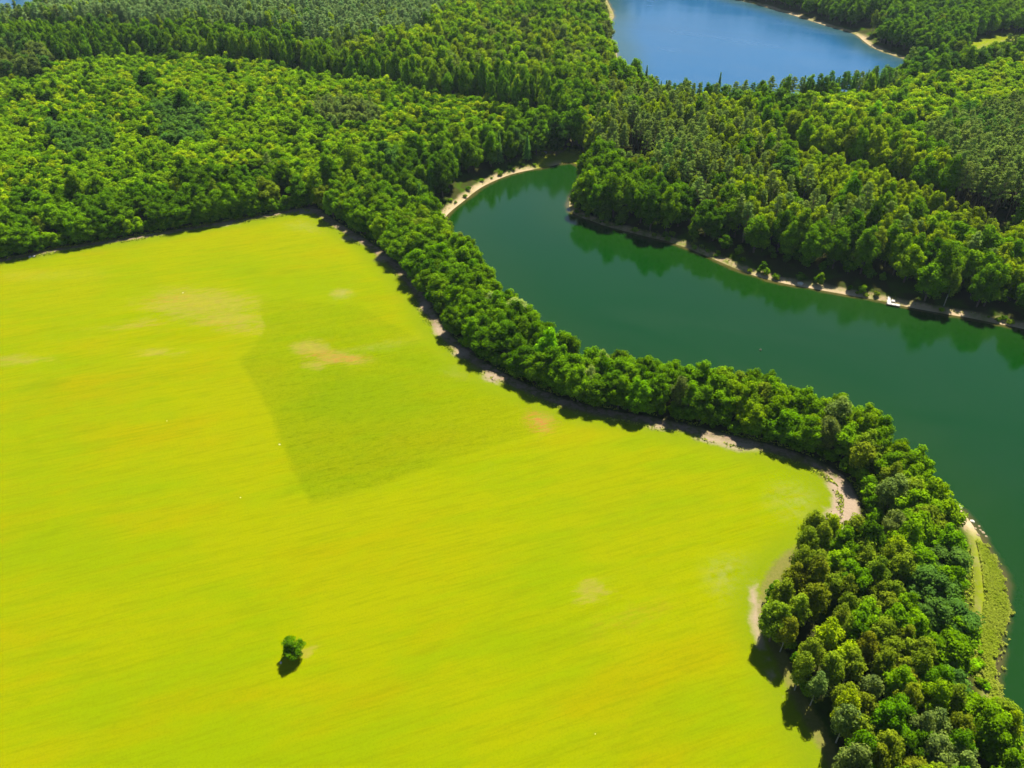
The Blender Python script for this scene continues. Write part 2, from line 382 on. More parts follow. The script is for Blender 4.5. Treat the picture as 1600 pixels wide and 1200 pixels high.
bare = np.maximum.reduce([blob(vx, vy, 316, 474, 31, 15, -10), blob(vx, vy, 368, 500, 22, 11, -14) , blob(vx, vy, 215, 508, 20, 4, 8) * .8, blob(vx, vy, 245, 551, 14, 4) * .8, blob(vx, vy, 30, 562, 15, 5) * .8,
                          blob(vx, vy, 486, 545, 9, 8, -8), blob(vx, vy, 520, 558, 9, 5, 5), blob(vx, vy, 549, 563, 8, 4, -4) * .9, blob(vx, vy, 492, 572, 6, 4) * .8, blob(vx, vy, 560, 545, 16, 3, 16) * .45, blob(vx, vy, 845, 655, 5, 7) * 1.5, blob(vx, vy, 932, 930, 8, 3, 20), blob(vx, vy, 920, 912, 3.5, 3), blob(vx, vy, 535, 457, 6, 4),
                          blob(vx, vy, 479, 1018, 2.4, 1.8) * 1.6, blob(vx, vy, 437, 1033, 2., 1.6), blob(vx, vy, 780, 690, 5, 3) * .4])
# the bare sweep is cut off by the rough crop's edge
red = np.maximum.reduce([blob(vx, vy, 535, 560, 11, 3, -4), blob(vx, vy, 500, 556, 7, 3) * .8, blob(vx, vy, 260, 468, 9, 3, 12) * .8, blob(vx, vy, 845, 656, 5, 7) * 1.6, blob(vx, vy, 985, 965, 14, 3, 20) * .3,
                         blob(vx, vy, 330, 505, 10, 2, 0) * .4])
pale = np.maximum.reduce([blob(vx, vy, 1270, 785, 13, 9), blob(vx, vy, 1150, 900, 9, 7, 30), blob(vx, vy, 500, 352, 16, 8), blob(vx, vy, 735, 575, 9, 7), blob(vx, vy, 535, 460, 5, 4), blob(vx, vy, 600, 540, 14, 3, 20) * .6,
                          blob(vx, vy, 1270, 1150, 3, 8) * .6, blob(vx, vy, 60, 430, 30, 5) * .35])
mead = np.clip(np.maximum.reduce([sdist(meadow, vx, vy), sdist(glade, vx, vy) * 1.0, sdist(bank, vx, vy) * 1.5]) / 1.5 + .5, 0, 1)
cs = np.clip(np.maximum(sdist(corner, vx, vy), sdist(thin, vx, vy) * .8) / 1.2 + .35, 0, 1)
for bx, by, r1, r2, rt in [(664, 478, 1.6, 5, 0), (688, 516, 2, 5, 20), (722, 550, 3, 3, 0), (768, 590, 2, 4, 50), (1150, 696, 6, 1.8, -12), (1110, 686, 5, 1.5, -12), (1030, 668, 3, 1.2, -10), (598, 404, 2.5, 3, 0), (548, 372, 3, 2, 0), (352, 350, 6, 1.5, 10), (475, 330, 8, 3, 0)]:
    cs = np.maximum(cs, np.clip(blob(vx, vy, bx, by, r1 + 1.2, r2 + .8, rt) * 1.1, 0, 1))
beachpt = [(705, 330, 9), (722, 313, 9), (748, 293, 8), (778, 277, 8), (812, 266, 7), (866, 256, 3), (1499, 800, 3), (1515, 815, 4.5), (953, 46, 14), (1210, 13, 14), (1240, 23, 12), (1290, 38, 12), (1345, 62, 12), (1362, 72, 10), (1500, 493, 6), (1580, 508, 7),
           (1440, 483, 6), (1240, 444, 8), (1280, 452, 6), (1330, 462, 6), (975, 358, 1.6), (940, 351, 1), (1185, 432, 3)]
AT0 = blob(vx, vy, 510, 556, 22, 13)
bea = np.zeros(len(vx))
for bx, by, br in beachpt:
    c0 = ground(bx, by, 0); bea = np.maximum(bea, np.clip(1.4 - np.hypot(vx - c0[0], vy - c0[1]) / br, 0, 1))
bea *= np.clip(2.0 - sd / 1.5, 0, 1) * (sd > -2)
bea = np.where(vy > 450, bea * 1.0, bea)
AT = dict(speckle=np.clip(AT0 * 4, 0, 1), crop_distance=np.clip(dm, -20, 20), field_distance=np.clip(fd, -50, 60), track_distance=np.clip(td, 0, 50), shore_distance=np.clip(sd, -80, 50), rough_crop=dark, bare=bare, reddish=red, pale=pale, meadow=mead, sandy=cs, beach=np.clip(bea, 0, 1))
cx, cy = vx[F].mean(1), vy[F].mean(1)
own = np.zeros(len(F), int)
own[inside(field, cx, cy)] = 1
pnames = list(paths)
for i, k in enumerate(pnames): own[inside(paths[k], cx, cy)] = 10 + i
for i, l in enumerate(lakes): own[inside(l, cx, cy)] = 30 + i
def sheet(name, sel, z, m, only=None):
    f = F[sel]; u, inv = np.unique(f, return_inverse=True); f = inv.reshape(f.shape)
    v = np.stack([vx[u], vy[u], (z[u] if isinstance(z, np.ndarray) else np.full(len(u), z))], 1)
    keys = only or AT
    me = make_mesh(name, v, f, [m], {k: AT[k][u] for k in keys}, sm=True)
    # consistent upward normals
    o = link(name, me); o['kind'] = 'structure'
    if me.polygons[0].normal.z < 0: me.flip_normals()
    return o
sheet('field', own == 1, zz, M_LAND)
sheet('ground', own == 0, zz, M_LAND)
for i, k in enumerate(pnames):
    if (own == 10 + i).any(): sheet(k, own == 10 + i, zz, M_LAND)
sheet('lake_bed', own >= 30, zz - .02, M_LAND)
for i in range(3):
    if (own == 30 + i).any(): sheet('lake', own == 30 + i, 0.0, M_LAKE if i == 0 else M_LAKE2, ['shore_distance'])
# land beyond, out to the horizon
def apron():
    R = 9000; q = [(-XR, Y0), (XR, Y0), (XR, Y1), (-XR, Y1)]; o = [(-R, -R), (R, -R), (R, R), (-R, R)]
    zi = [float(height(np.array([x]), np.array([y]))[0]) for x, y in q]
    v = [(x, y, 2.0) for x, y in q] + [(x, y, 2.0) for x, y in o]
    n = 8
    f = [(0, 1, 5, 4), (1, 2, 6, 5), (2, 3, 7, 6), (3, 0, 4, 7)]
    f = [tuple(reversed(t)) for t in f]
    me = make_mesh('distant_land', v, f, [M_LAND], {'field_distance': np.full(n, -50.), 'track_distance': np.full(n, 50.), 'shore_distance': np.full(n, 50.)})
    o2 = link('distant_land', me); o2['kind'] = 'structure'
    if me.polygons[0].normal.z < 0: me.flip_normals()
apron()
print('ground', time.time() - T0)

# ------------------------------------------------------------------ trees: geometry
def ico(sub):
    bm = bmesh.new(); bmesh.ops.create_icosphere(bm, subdivisions=sub, radius=1)
    v = np.array([q.co[:] for q in bm.verts]); f = np.array([[q.index for q in t.verts] for t in bm.faces]); bm.free(); return v, f
ICO = ico(1)
def leaves(P0, Nn, S, r, asp=.75):
    n = len(P0); a0 = r.randn(n, 3); t = np.cross(Nn, a0); t /= np.linalg.norm(t, axis=1)[:, None] + 1e-9; b0 = np.cross(Nn, t)
    s = S[:, None]
    c = [P0 + t * s * r.uniform(.7, 1.2, (n, 1)), P0 + b0 * s * asp * r.uniform(.5, 1.2, (n, 1)), P0 - t * s * r.uniform(.7, 1.2, (n, 1)), P0 - b0 * s * asp * r.uniform(.5, 1.2, (n, 1))]
    v = np.stack(c, 1).reshape(-1, 3); f = np.arange(4 * n).reshape(n, 4); return v, f
class Bag:
    def __init__(s): s.v, s.f, s.t, s.n = [], [], [], 0
    def add(s, v, f, tone):
        if f.shape[1] == 4: f = np.concatenate([f[:, [0, 1, 2]], f[:, [0, 2, 3]]])
        s.v.append(v); s.f.append(f + s.n); s.t.append(tone if isinstance(tone, np.ndarray) else np.full(len(v), tone)); s.n += len(v)
    def mesh(s, name, m): return make_mesh(name, np.concatenate(s.v), np.concatenate(s.f), [m], {'leaf_tone': np.concatenate(s.t)})
def tube(bag, a0, b0, r0, r1, k=6, bend=0, r=None):
    a0, b0 = np.array(a0, float), np.array(b0, float); seg = 3
    d = b0 - a0; d /= np.linalg.norm(d); x = np.cross(d, [.3, .9, .1]); x /= np.linalg.norm(x); y0 = np.cross(d, x)
    ring = []; an = np.linspace(0, 2 * math.pi, k, endpoint=False)
    off = (r.randn(3) * bend if r is not None else np.zeros(3))
    for i in range(seg + 1):
        t = i / seg; c = a0 + (b0 - a0) * t + off * math.sin(t * math.pi); rr = r0 + (r1 - r0) * t
        ring.append(c + rr * (np.cos(an)[:, None] * x + np.sin(an)[:, None] * y0))
    v = np.concatenate(ring); f = []
    for i in range(seg):
        for j in range(k): f.append([i * k + j, i * k + (j + 1) % k, (i + 1) * k + (j + 1) % k, (i + 1) * k + j])
    bag.add(v, np.array(f), .5)
def lobes_crown(r, H, R, base, nl, lr, nleaf, ls, shape='round', droop=0, core=.80):
    """crown = lobes of leaf clumps over an uneven envelope"""
    bag = Bag(); ch = H - base; cz = base + ch * .52; C = []
    k = 0
    while len(C) < nl and k < nl * 40:
        k += 1
        u = r.uniform(-.85, 1); th = r.uniform(0, 2 * math.pi); q = math.sqrt(max(0, 1 - u * u))
        rr = r.uniform(.45, 1.0)
        if shape == 'egg': prof = (1 - .35 * max(u, 0)) * (1 + .1 * min(u, 0))
        elif shape == 'tall': prof = (1 - .55 * max(u, 0))
        else: prof = 1
        x, y0, z0 = math.cos(th) * q * rr * prof, math.sin(th) * q * rr * prof, u * rr
        l = lr * r.uniform(.75, 1.3)
        p = np.array([x * (R - l * .55), y0 * (R - l * .55), cz + z0 * (ch / 2 - l * .5)])
        if any(np.linalg.norm(p - c[0]) < .62 * (l + c[1]) * .9 for c in C) and k < nl * 30: continue
        C.append((p, l))
    for p, l in C:
        tn = r.uniform(.25, .75)
        v = ICO[0] * (l * core) * np.array([1, 1, .85]) * (1 + r.uniform(-.12, .12, (len(ICO[0]), 1))) + p
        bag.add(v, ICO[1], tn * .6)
        n = int(nleaf * (l / lr) ** 2); d = r.randn(n, 3); d[:, 2] += .35; d /= np.linalg.norm(d, axis=1)[:, None]
        # several sub-clumps give the lobe a broken edge
        sc0 = r.randn(8, 3); sc0 /= np.linalg.norm(sc0, axis=1)[:, None]
        near0 = (d @ sc0.T).max(1)
        rad = l * (.72 + .40 * np.clip((near0 - .6) / .4, 0, 1)) * r.uniform(.90, 1.12, n)
        pos = p + d * rad[:, None] * np.array([1, 1, .88]); pos[:, 2] -= droop * r.rand(n) * (1 - d[:, 2]) * l
        nn = d + r.randn(n, 3) * .55; nn[:, 2] += .35; nn /= np.linalg.norm(nn, axis=1)[:, None]
        v, f = leaves(pos, nn, ls * r.uniform(.6, 1.35, n), r)
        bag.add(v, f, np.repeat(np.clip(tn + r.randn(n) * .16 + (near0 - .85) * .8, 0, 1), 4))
    return bag, C
def broad_trunk(r, H, base, R, C, m, r0):
    b0 = Bag(); top = np.array([r.randn() * .2, r.randn() * .2, base + (H - base) * .45])
    tube(b0, (0, 0, -.6), top, r0, r0 * .45, 8, .1, r)
    for p, l in sorted(C, key=lambda c: c[0][2])[:9]:
        s = np.array([0, 0, base + r.uniform(-.05, .3) * (H - base)]); s[:2] = top[:2] * s[2] / top[2]
        tube(b0, s, p, r0 * .4, r0 * .1, 5, .25, r)
    return b0.mesh('trunk', m)
def make_broad(seed):
    r = np.random.RandomState(seed); H, R, base = 14.5 + r.uniform(-1, 1), 4.6 + r.uniform(-.3, .4), 1.5
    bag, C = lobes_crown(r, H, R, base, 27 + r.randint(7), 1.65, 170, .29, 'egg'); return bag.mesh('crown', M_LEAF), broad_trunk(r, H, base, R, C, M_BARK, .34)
def make_lone(seed):
    r = np.random.RandomState(seed); H, R, base = 14.5, 4.6, .3
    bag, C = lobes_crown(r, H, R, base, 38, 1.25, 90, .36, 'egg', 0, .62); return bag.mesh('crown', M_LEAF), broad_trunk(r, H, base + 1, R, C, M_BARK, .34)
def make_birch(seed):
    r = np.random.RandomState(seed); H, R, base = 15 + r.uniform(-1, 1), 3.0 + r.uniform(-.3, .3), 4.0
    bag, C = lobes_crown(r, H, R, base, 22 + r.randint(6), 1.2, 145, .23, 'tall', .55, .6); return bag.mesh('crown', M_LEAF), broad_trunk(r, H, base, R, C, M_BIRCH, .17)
def make_young(seed):
    r = np.random.RandomState(seed); H, R, base = 8.5 + r.uniform(-.6, .6), 2.35 + r.uniform(-.2, .2), 1.6
    bag, C = lobes_crown(r, H, R, base, 11 + r.randint(4), 1.15, 70, .34, 'egg', 0, .78); return bag.mesh('crown', M_LEAF), broad_trunk(r, H, base, R, C, M_BARK, .11)
def make_willow(seed):
    r = np.random.RandomState(seed); H, R, base = 11, 4.2, 2
    bag, C = lobes_crown(r, H, R, base, 34, 1.3, 170, .22, 'round', .5, .7); return bag.mesh('crown', M_LEAF), broad_trunk(r, H, base, R, C, M_BARK, .3)
def make_shrub(seed):
    r = np.random.RandomState(seed)
    bag, C = lobes_crown(r, 2.6, 1.7, .1, 8, .75, 70, .2, 'round', 0, .8)
    b0 = Bag()
    for p, l in C[:5]: tube(b0, (0, 0, -.3), p, .06, .02, 5, .05, r)
    return bag.mesh('foliage', M_LEAF), b0.mesh('stem', M_BARK)
def make_pine(seed):
    r = np.random.RandomState(seed); H = 18 + r.uniform(-1, 1); bag = Bag(); tr = Bag()
    tube(tr, (0, 0, -.6), (r.randn() * .3, r.randn() * .3, H * .97), .22, .05, 7, .12, r)
    for i in range(34):
        t = (i + r.rand()) / 34; z = H * (.46 + .53 * t); L = (2.5 * (1 - t) ** .6 + .35) * r.uniform(.6, 1.15); th = i * 2.4 + r.randn() * .4
        e0 = np.array([math.cos(th) * L, math.sin(th) * L, z + L * r.uniform(.05, .35)])
        tube(tr, (0, 0, z), e0, .06, .02, 4)
        for q, s in ((1.0, .62), (.62, .5)):
            p = np.array([0, 0, z]) * (1 - q) + e0 * q; l = s * r.uniform(.8, 1.35)
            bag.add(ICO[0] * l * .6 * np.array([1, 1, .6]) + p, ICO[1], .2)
            n = 42; d = r.randn(n, 3); d[:, 2] += .3; d /= np.linalg.norm(d, axis=1)[:, None]
            pos = p + d * l * r.uniform(.6, 1.15, (n, 1)) * np.array([1, 1, .65]); nn = d + r.randn(n, 3) * .7; nn /= np.linalg.norm(nn, axis=1)[:, None]
            v, f = leaves(pos, nn, .22 * r.uniform(.6, 1.4, n), r, .5); bag.add(v, f, np.repeat(np.clip(.5 + r.randn(n) * .2, 0, 1), 4))
    return bag.mesh('crown', M_NEEDLE), tr.mesh('trunk', M_PINEBARK)
def make_spruce(seed):
    r = np.random.RandomState(seed); H = 17 + r.uniform(-1, 1); bag = Bag(); tr = Bag()
    tube(tr, (0, 0, -.6), (0, 0, H * .98), .22, .03, 7)
    for i in range(22):
        t = (i + .3 * r.rand()) / 22; z = 1.6 + (H - 1.6) * t; L = 2.7 * (1 - t) ** .9 + .12; nb = max(4, int(9 * (1 - t) + 3)); a1 = r.rand() * 6
        for j in range(nb):
            th = a1 + j * 2 * math.pi / nb + r.randn() * .15; LL = L * r.uniform(.75, 1.15); n = int(10 + LL * 9)
            q = r.rand(n) ** .7; w0 = .34 * (1 - q * .6) * (LL ** .5)
            pos = np.stack([math.cos(th) * q * LL, math.sin(th) * q * LL, z - q * LL * .32], 1); pos[:, :2] += r.randn(n, 2) * w0[:, None] * .7; pos[:, 2] += r.randn(n) * .10
            nn = np.tile([0, 0, 1.], (n, 1)) + r.randn(n, 3) * .55; nn /= np.linalg.norm(nn, axis=1)[:, None]
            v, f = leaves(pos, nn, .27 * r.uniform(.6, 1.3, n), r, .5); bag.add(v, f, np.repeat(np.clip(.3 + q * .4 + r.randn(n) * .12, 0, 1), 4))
    v = []; rr = [1.7, 1.3, .75, .05]; zs = [1.8, 5, 10.5, H * .96]
    for a1, z in zip(rr, zs): v += [(math.cos(k * math.pi / 4) * a1, math.sin(k * math.pi / 4) * a1, z) for k in range(8)]
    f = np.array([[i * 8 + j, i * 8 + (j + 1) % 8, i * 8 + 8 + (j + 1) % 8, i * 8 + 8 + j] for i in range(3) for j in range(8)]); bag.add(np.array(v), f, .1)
    return bag.mesh('crown', M_NEEDLE), tr.mesh('trunk', M_BARK)
KINDS = {  # name: (builder, variants, nominal height, nominal radius, leaf part, wood part, category, mass name)
    'broadleaf_tree': (make_broad, 6, 14.5, 4.6, 'crown', 'trunk', 'tree', 'broadleaf_forest'),
    'birch_tree': (make_birch, 6, 15.0, 3.0, 'crown', 'trunk', 'birch', 'birch_forest'),
    'young_tree': (make_young, 6, 8.5, 2.35, 'crown', 'trunk', 'young tree', 'young_forest'),
    'pine_tree': (make_pine, 4, 18.0, 2.5, 'crown', 'trunk', 'pine', 'pine_forest'),
    'spruce_tree': (make_spruce, 3, 17.0, 2.7, 'crown', 'trunk', 'spruce', 'spruce_forest'),
    'shrub': (make_shrub, 4, 2.6, 1.7, 'foliage', 'stem', 'shrub', 'undergrowth'),
    'willow_tree': (make_willow, 2, 11.0, 4.2, 'crown', 'trunk', 'willow', 'willow_forest'),
}
MESH = {}
for ki, (k, kd) in enumerate(KINDS.items()): MESH[k] = [kd[0](1000 * ki + i) for i in range(kd[1])]
print('tree meshes', time.time() - T0)

# tones: name -> leaf colour; the far plantation pines' tone has distance haze mixed in
PINE_LIFT = 1.6
TONES = {
    'deep green': (.046, .105, .0008), 'mid green': (.075, .150, .0010), 'fresh green': (.108, .185, .0012), 'yellow-green': (.155, .215, .0015),
    'lime green': (.140, .290, .002), 'olive green': (.106, .148, .006), 'bronze green': (.104, .128, .005), 'grey-green': (.088, .124, .024),
    'haze-tinted grey-green': (.098, .143, .052), 'blue-green': (.052, .110, .014), 'pale silvery green': (.170, .225, .060), 'dark green': (.018, .052, .0020),
}
# ------------------------------------------------------------------ stands: outline of each canopy, height, spacing, mix
PX = lambda *p: np.array(p, float)
D, Mg, Fr, Y, O, B, Gy, Bl = 'deep green', 'mid green', 'fresh green', 'yellow-green', 'olive green', 'bronze green', 'grey-green', 'blue-green'
STANDS = [
 ('belt', PX((480,290),(560,262),(690,325),(770,385),(840,465),(900,500),(1000,540),(1200,570),(1400,620),(1510,740),(1515,800),(1440,800),(1345,800),(1300,735),(1090,700),(880,660),(740,600),(660,530),(600,430),(480,345)), 11.8, 5.0,
   [('broadleaf_tree', .93, [(D, .22), (Mg, .52), (Fr, .22), (O, .04)]), ('birch_tree', .05, [(Gy, .3), (Y, .2), (O, .5)]), ('willow_tree', .02, [('grey-green', 1)])]),
 ('bronze corner of the near wood', PX((1186,840),(1260,815),(1310,850),(1310,950),(1270,990),(1186,960)), 13, 5.0, [('birch_tree', .75, [(B, .5), (O, .4), (Mg, .1)]), ('broadleaf_tree', .25, [(D, .6), (O, .4)])]),
 ('lake side of the near wood', PX((1420,800),(1520,800),(1545,900),(1530,1000),(1560,1080),(1700,1300),(1600,1300),(1530,1180),(1500,1080),(1450,1000),(1440,900)), 12, 5.6, [('broadleaf_tree', .85, [(D, .35), (Mg, .5), (Bl, .15)]), ('birch_tree', .15, [(O, .5), (Mg, .5)])]),
 ('near wood', PX((1160,790),(1480,780),(1560,820),(1700,1000),(1900,1500),(1200,1500),(1150,1000)), 12.3, 4.3, [('birch_tree', .66, [(O, .55), (Y, .13), (B, .16), (Gy, .16)]), ('broadleaf_tree', .34, [(Mg, .45), (Fr, .15), (D, .4)])]),
 ('bright strip behind the lake wood', PX((1225,240),(1290,255),(1350,275),(1420,302),(1500,328),(1600,365),(1850,440),(1850,480),(1600,402),(1480,365),(1380,335),(1300,312),(1225,285)), 12, 4.3, [('birch_tree', .8, [(Y, .8), (O, .2)]), ('broadleaf_tree', .2, [(Fr, .6), (Y, .4)])]),
 ('lake wood', PX((880,225),(945,225),(985,262),(1060,285),(1130,322),(1220,345),(1330,348),(1450,372),(1600,425),(1900,520),(1900,650),(1600,540),(1200,460),(870,350)), 15, 6.0, [('broadleaf_tree', .95, [(D, .4), (Mg, .45), (Fr, .15)]), ('birch_tree', .05, [(Y, .3), (O, .7)])]),
 ('pine stand behind the lake wood', PX((930,190),(1010,160),(1090,200),(1130,260),(1060,285),(985,262),(945,225)), 16, 4.6, [('pine_tree', .6, [(Gy, .9), (Bl, .1)]), ('birch_tree', .25, [(O, .7), (Y, .3)]), ('broadleaf_tree', .15, [(Y, .5), (Mg, .5)])]),
 ('middle of the lake wood', PX((900,180),(960,130),(1080,150),(1190,190),(1225,240),(1225,285),(1300,312),(1380,335),(1480,365),(1600,402),(1900,500),(1900,520),(1600,425),(1450,372),(1330,348),(1220,345),(1130,322),(1060,285),(945,225)), 15, 5.2, [('birch_tree', .44, [(Y, .5), (O, .4), (Fr, .1)]), ('pine_tree', .22, [(Gy, 1)]), ('broadleaf_tree', .34, [(Y, .4), (Mg, .6)])]),
 ('ride', PX((1190,190),(1260,232),(1350,255),(1450,292),(1600,340),(1900,410),(1900,440),(1600,365),(1500,328),(1420,302),(1350,275),(1290,255),(1225,240)), 0, 0, None),
 ('grey pine stand', PX((1440,222),(1500,188),(1600,158),(1900,115),(1900,410),(1600,340),(1510,312),(1470,262)), 19, 4.4, [('pine_tree', .85, [(Gy, .85), (Bl, .15)]), ('broadleaf_tree', .15, [(Mg, 1)])]),
 ('tall row behind the ride', PX((1150,165),(1230,170),(1320,195),(1440,222),(1470,262),(1510,312),(1450,292),(1350,255),(1260,232),(1190,190)), 20, 5.6, [('broadleaf_tree', .6, [(Mg, .4), (Y, .4), (Fr, .2)]), ('birch_tree', .4, [(Y, .6), (O, .4)])]),
 ('spruces at the far lake', PX((985,92),(1050,108),(1125,116),(1200,112),(1300,104),(1380,90),(1400,98),(1400,122),(1380,128),(1300,132),(1200,138),(1100,138),(1010,128)), 14.5, 4.6, [('pine_tree', .5, [(Gy, .6), (Bl, .4)]), ('spruce_tree', .22, [(Bl, 1)]), ('broadleaf_tree', .28, [(Mg, .7), (Fr, .3)])]),
 ('right thicket', PX((1040,138),(1200,138),(1300,132),(1440,120),(1500,110),(1600,95),(1900,60),(1900,115),(1600,158),(1500,188),(1440,222),(1320,195),(1230,170),(1150,165),(1090,170)), 9.5, 4.0, [('young_tree', .8, [(Fr, .45), (Y, .35), (Mg, .2)]), ('broadleaf_tree', .12, [(Mg, 1)]), ('birch_tree', .08, [(O, 1)])]),
 ('light birches above the lake wood', PX((955,130),(1010,118),(1090,135),(1150,165),(1190,190),(1080,150)), 14, 5.0, [('birch_tree', .5, [(Y, .6), (O, .4)]), ('broadleaf_tree', .3, [(Y, .6), (Fr, .4)]), ('pine_tree', .2, [(Gy, 1)])]),
 ('clump at the left edge', PX((-200,62),(20,62),(62,78),(66,100),(30,106),(-200,118)), 17, 6.5, [('broadleaf_tree', 1, [(Gy, .5), (Bl, .5)])]),
 ('cove side wood', PX((560,290),(600,250),(700,222),(790,190),(852,185),(858,240),(800,262),(740,282),(690,335),(640,310)), 15, 5.4, [('broadleaf_tree', .6, [(D, .3), (Mg, .5), (Bl, .2)]), ('spruce_tree', .12, [(Bl, 1)]), ('birch_tree', .28, [(Mg, .6), (Bl, .4)])]),
 ('pale conifer patch', PX((500,160),(580,168),(600,190),(520,200),(480,180)), 9, 3.6, [('young_tree', .5, [(Gy, 1)]), ('pine_tree', .5, [(Gy, 1)])]),
 ('blue conifer patch', PX((70,200),(170,190),(180,240),(90,240)), 9, 3.6, [('young_tree', .75, [(Bl, .8), (Mg, .2)]), ('pine_tree', .25, [(Bl, 1)])]),
 ('conifer patch in the thicket', PX((240,165),(330,175),(320,220),(255,220)), 9, 3.6, [('young_tree', .75, [(Bl, .8), (Mg, .2)]), ('pine_tree', .25, [(Bl, 1)])]),
 ('thicket', PX((-300,118),(60,100),(270,90),(400,100),(500,122),(620,143),(740,160),(830,176),(850,188),(790,198),(700,222),(600,250),(540,275),(470,290),(430,262),(300,290),(100,310),(-300,360)), 8.5, 3.4, [('young_tree', .84, [(Fr, .42), (Mg, .24), (Y, .24), (D, .10)]), ('broadleaf_tree', .10, [(D, .5), (Mg, .5)]), ('birch_tree', .06, [(Bl, .5), (Mg, .5)])]),
 ('field edge wood', PX((-300,330),(100,300),(300,280),(430,255),(480,290),(560,262),(560,400),(480,345),(400,350),(0,420),(-300,470)), 13, 6.0, [('broadleaf_tree', .82, [(D, .35), (Mg, .5), (Fr, .15)]), ('birch_tree', .18, [(Mg, .5), (O, .5)])]),
 ('row behind the thicket', PX((-300,72),(40,50),(200,55),(300,62),(420,70),(520,88),(640,110),(760,122),(860,130),(880,172),(830,160),(740,140),(620,122),(500,104),(400,84),(270,72),(66,78),(-300,96)), 18, 5.8, [('broadleaf_tree', .88, [(Mg, .5), (Fr, .3), (D, .2)]), ('birch_tree', .12, [(Y, .4), (O, .6)])]),
 ('far pine plantation', PX((-300,-60),(40,20),(130,-20),(700,-20),(700,20),(640,55),(560,72),(480,62),(420,50),(330,40),(200,46),(40,42),(-300,60)), 19, 4.3, [('pine_tree', .80, [('haze-tinted grey-green', .75), (Gy, .15), (Bl, .1)]), ('broadleaf_tree', .20, [(Y, .6), (Fr, .4)])]),
 ('far broadleaf wood', PX((560,-60),(960,-60),(980,60),(1000,110),(960,140),(900,190),(880,172),(860,130),(640,110),(520,88),(560,72),(640,55),(700,20)), 19, 6.6, [('broadleaf_tree', .72, [(Mg, .4), (Fr, .3), (Y, .15), (Gy, .15)]), ('birch_tree', .28, [(O, .5), (Gy, .3), (Y, .2)])]),
 ('wood across the far lake', PX((1000,-80),(1200,-60),(1300,20),(1420,80),(1500,85),(1530,60),(1700,40),(1900,0),(1900,-80)), 15, 6.2, [('broadleaf_tree', .9, [(Bl, .25), (Mg, .55), (Fr, .2)]), ('birch_tree', .1, [(O, 1)])]),
 ('outer wood', PX((-3000,-1000),(5000,-1000),(5000,4000),(-3000,4000)), 16, 6.8, [('broadleaf_tree', .8, [(Mg, .6), (Fr, .2), (Bl, .2)]), ('pine_tree', .2, [(Gy, 1)])]),
]
def pick(opts, u):
    s = 0
    for o in opts:
        s += o[-1] if not isinstance(o[1], float) or len(o) == 2 else o[1]
        if u <= s: return o
    return opts[-1]
glade_c = glade.mean(0)
records = []   # (kind, x, y, z, scale_h, scale_r, rot, variant, tone, stand)
def grid(sp, x0, x1, y0, y1, r):
    gx = np.arange(x0, x1, sp); gy = np.arange(y0, y1, sp * .87)
    X, Yv = np.meshgrid(gx, gy); X = X + (np.arange(len(gy)) % 2)[:, None] * sp * .5
    X = X + r.uniform(-.36, .36, X.shape) * sp; Yv = Yv + r.uniform(-.36, .36, X.shape) * sp
    return X.ravel(), Yv.ravel()
special_xy = []
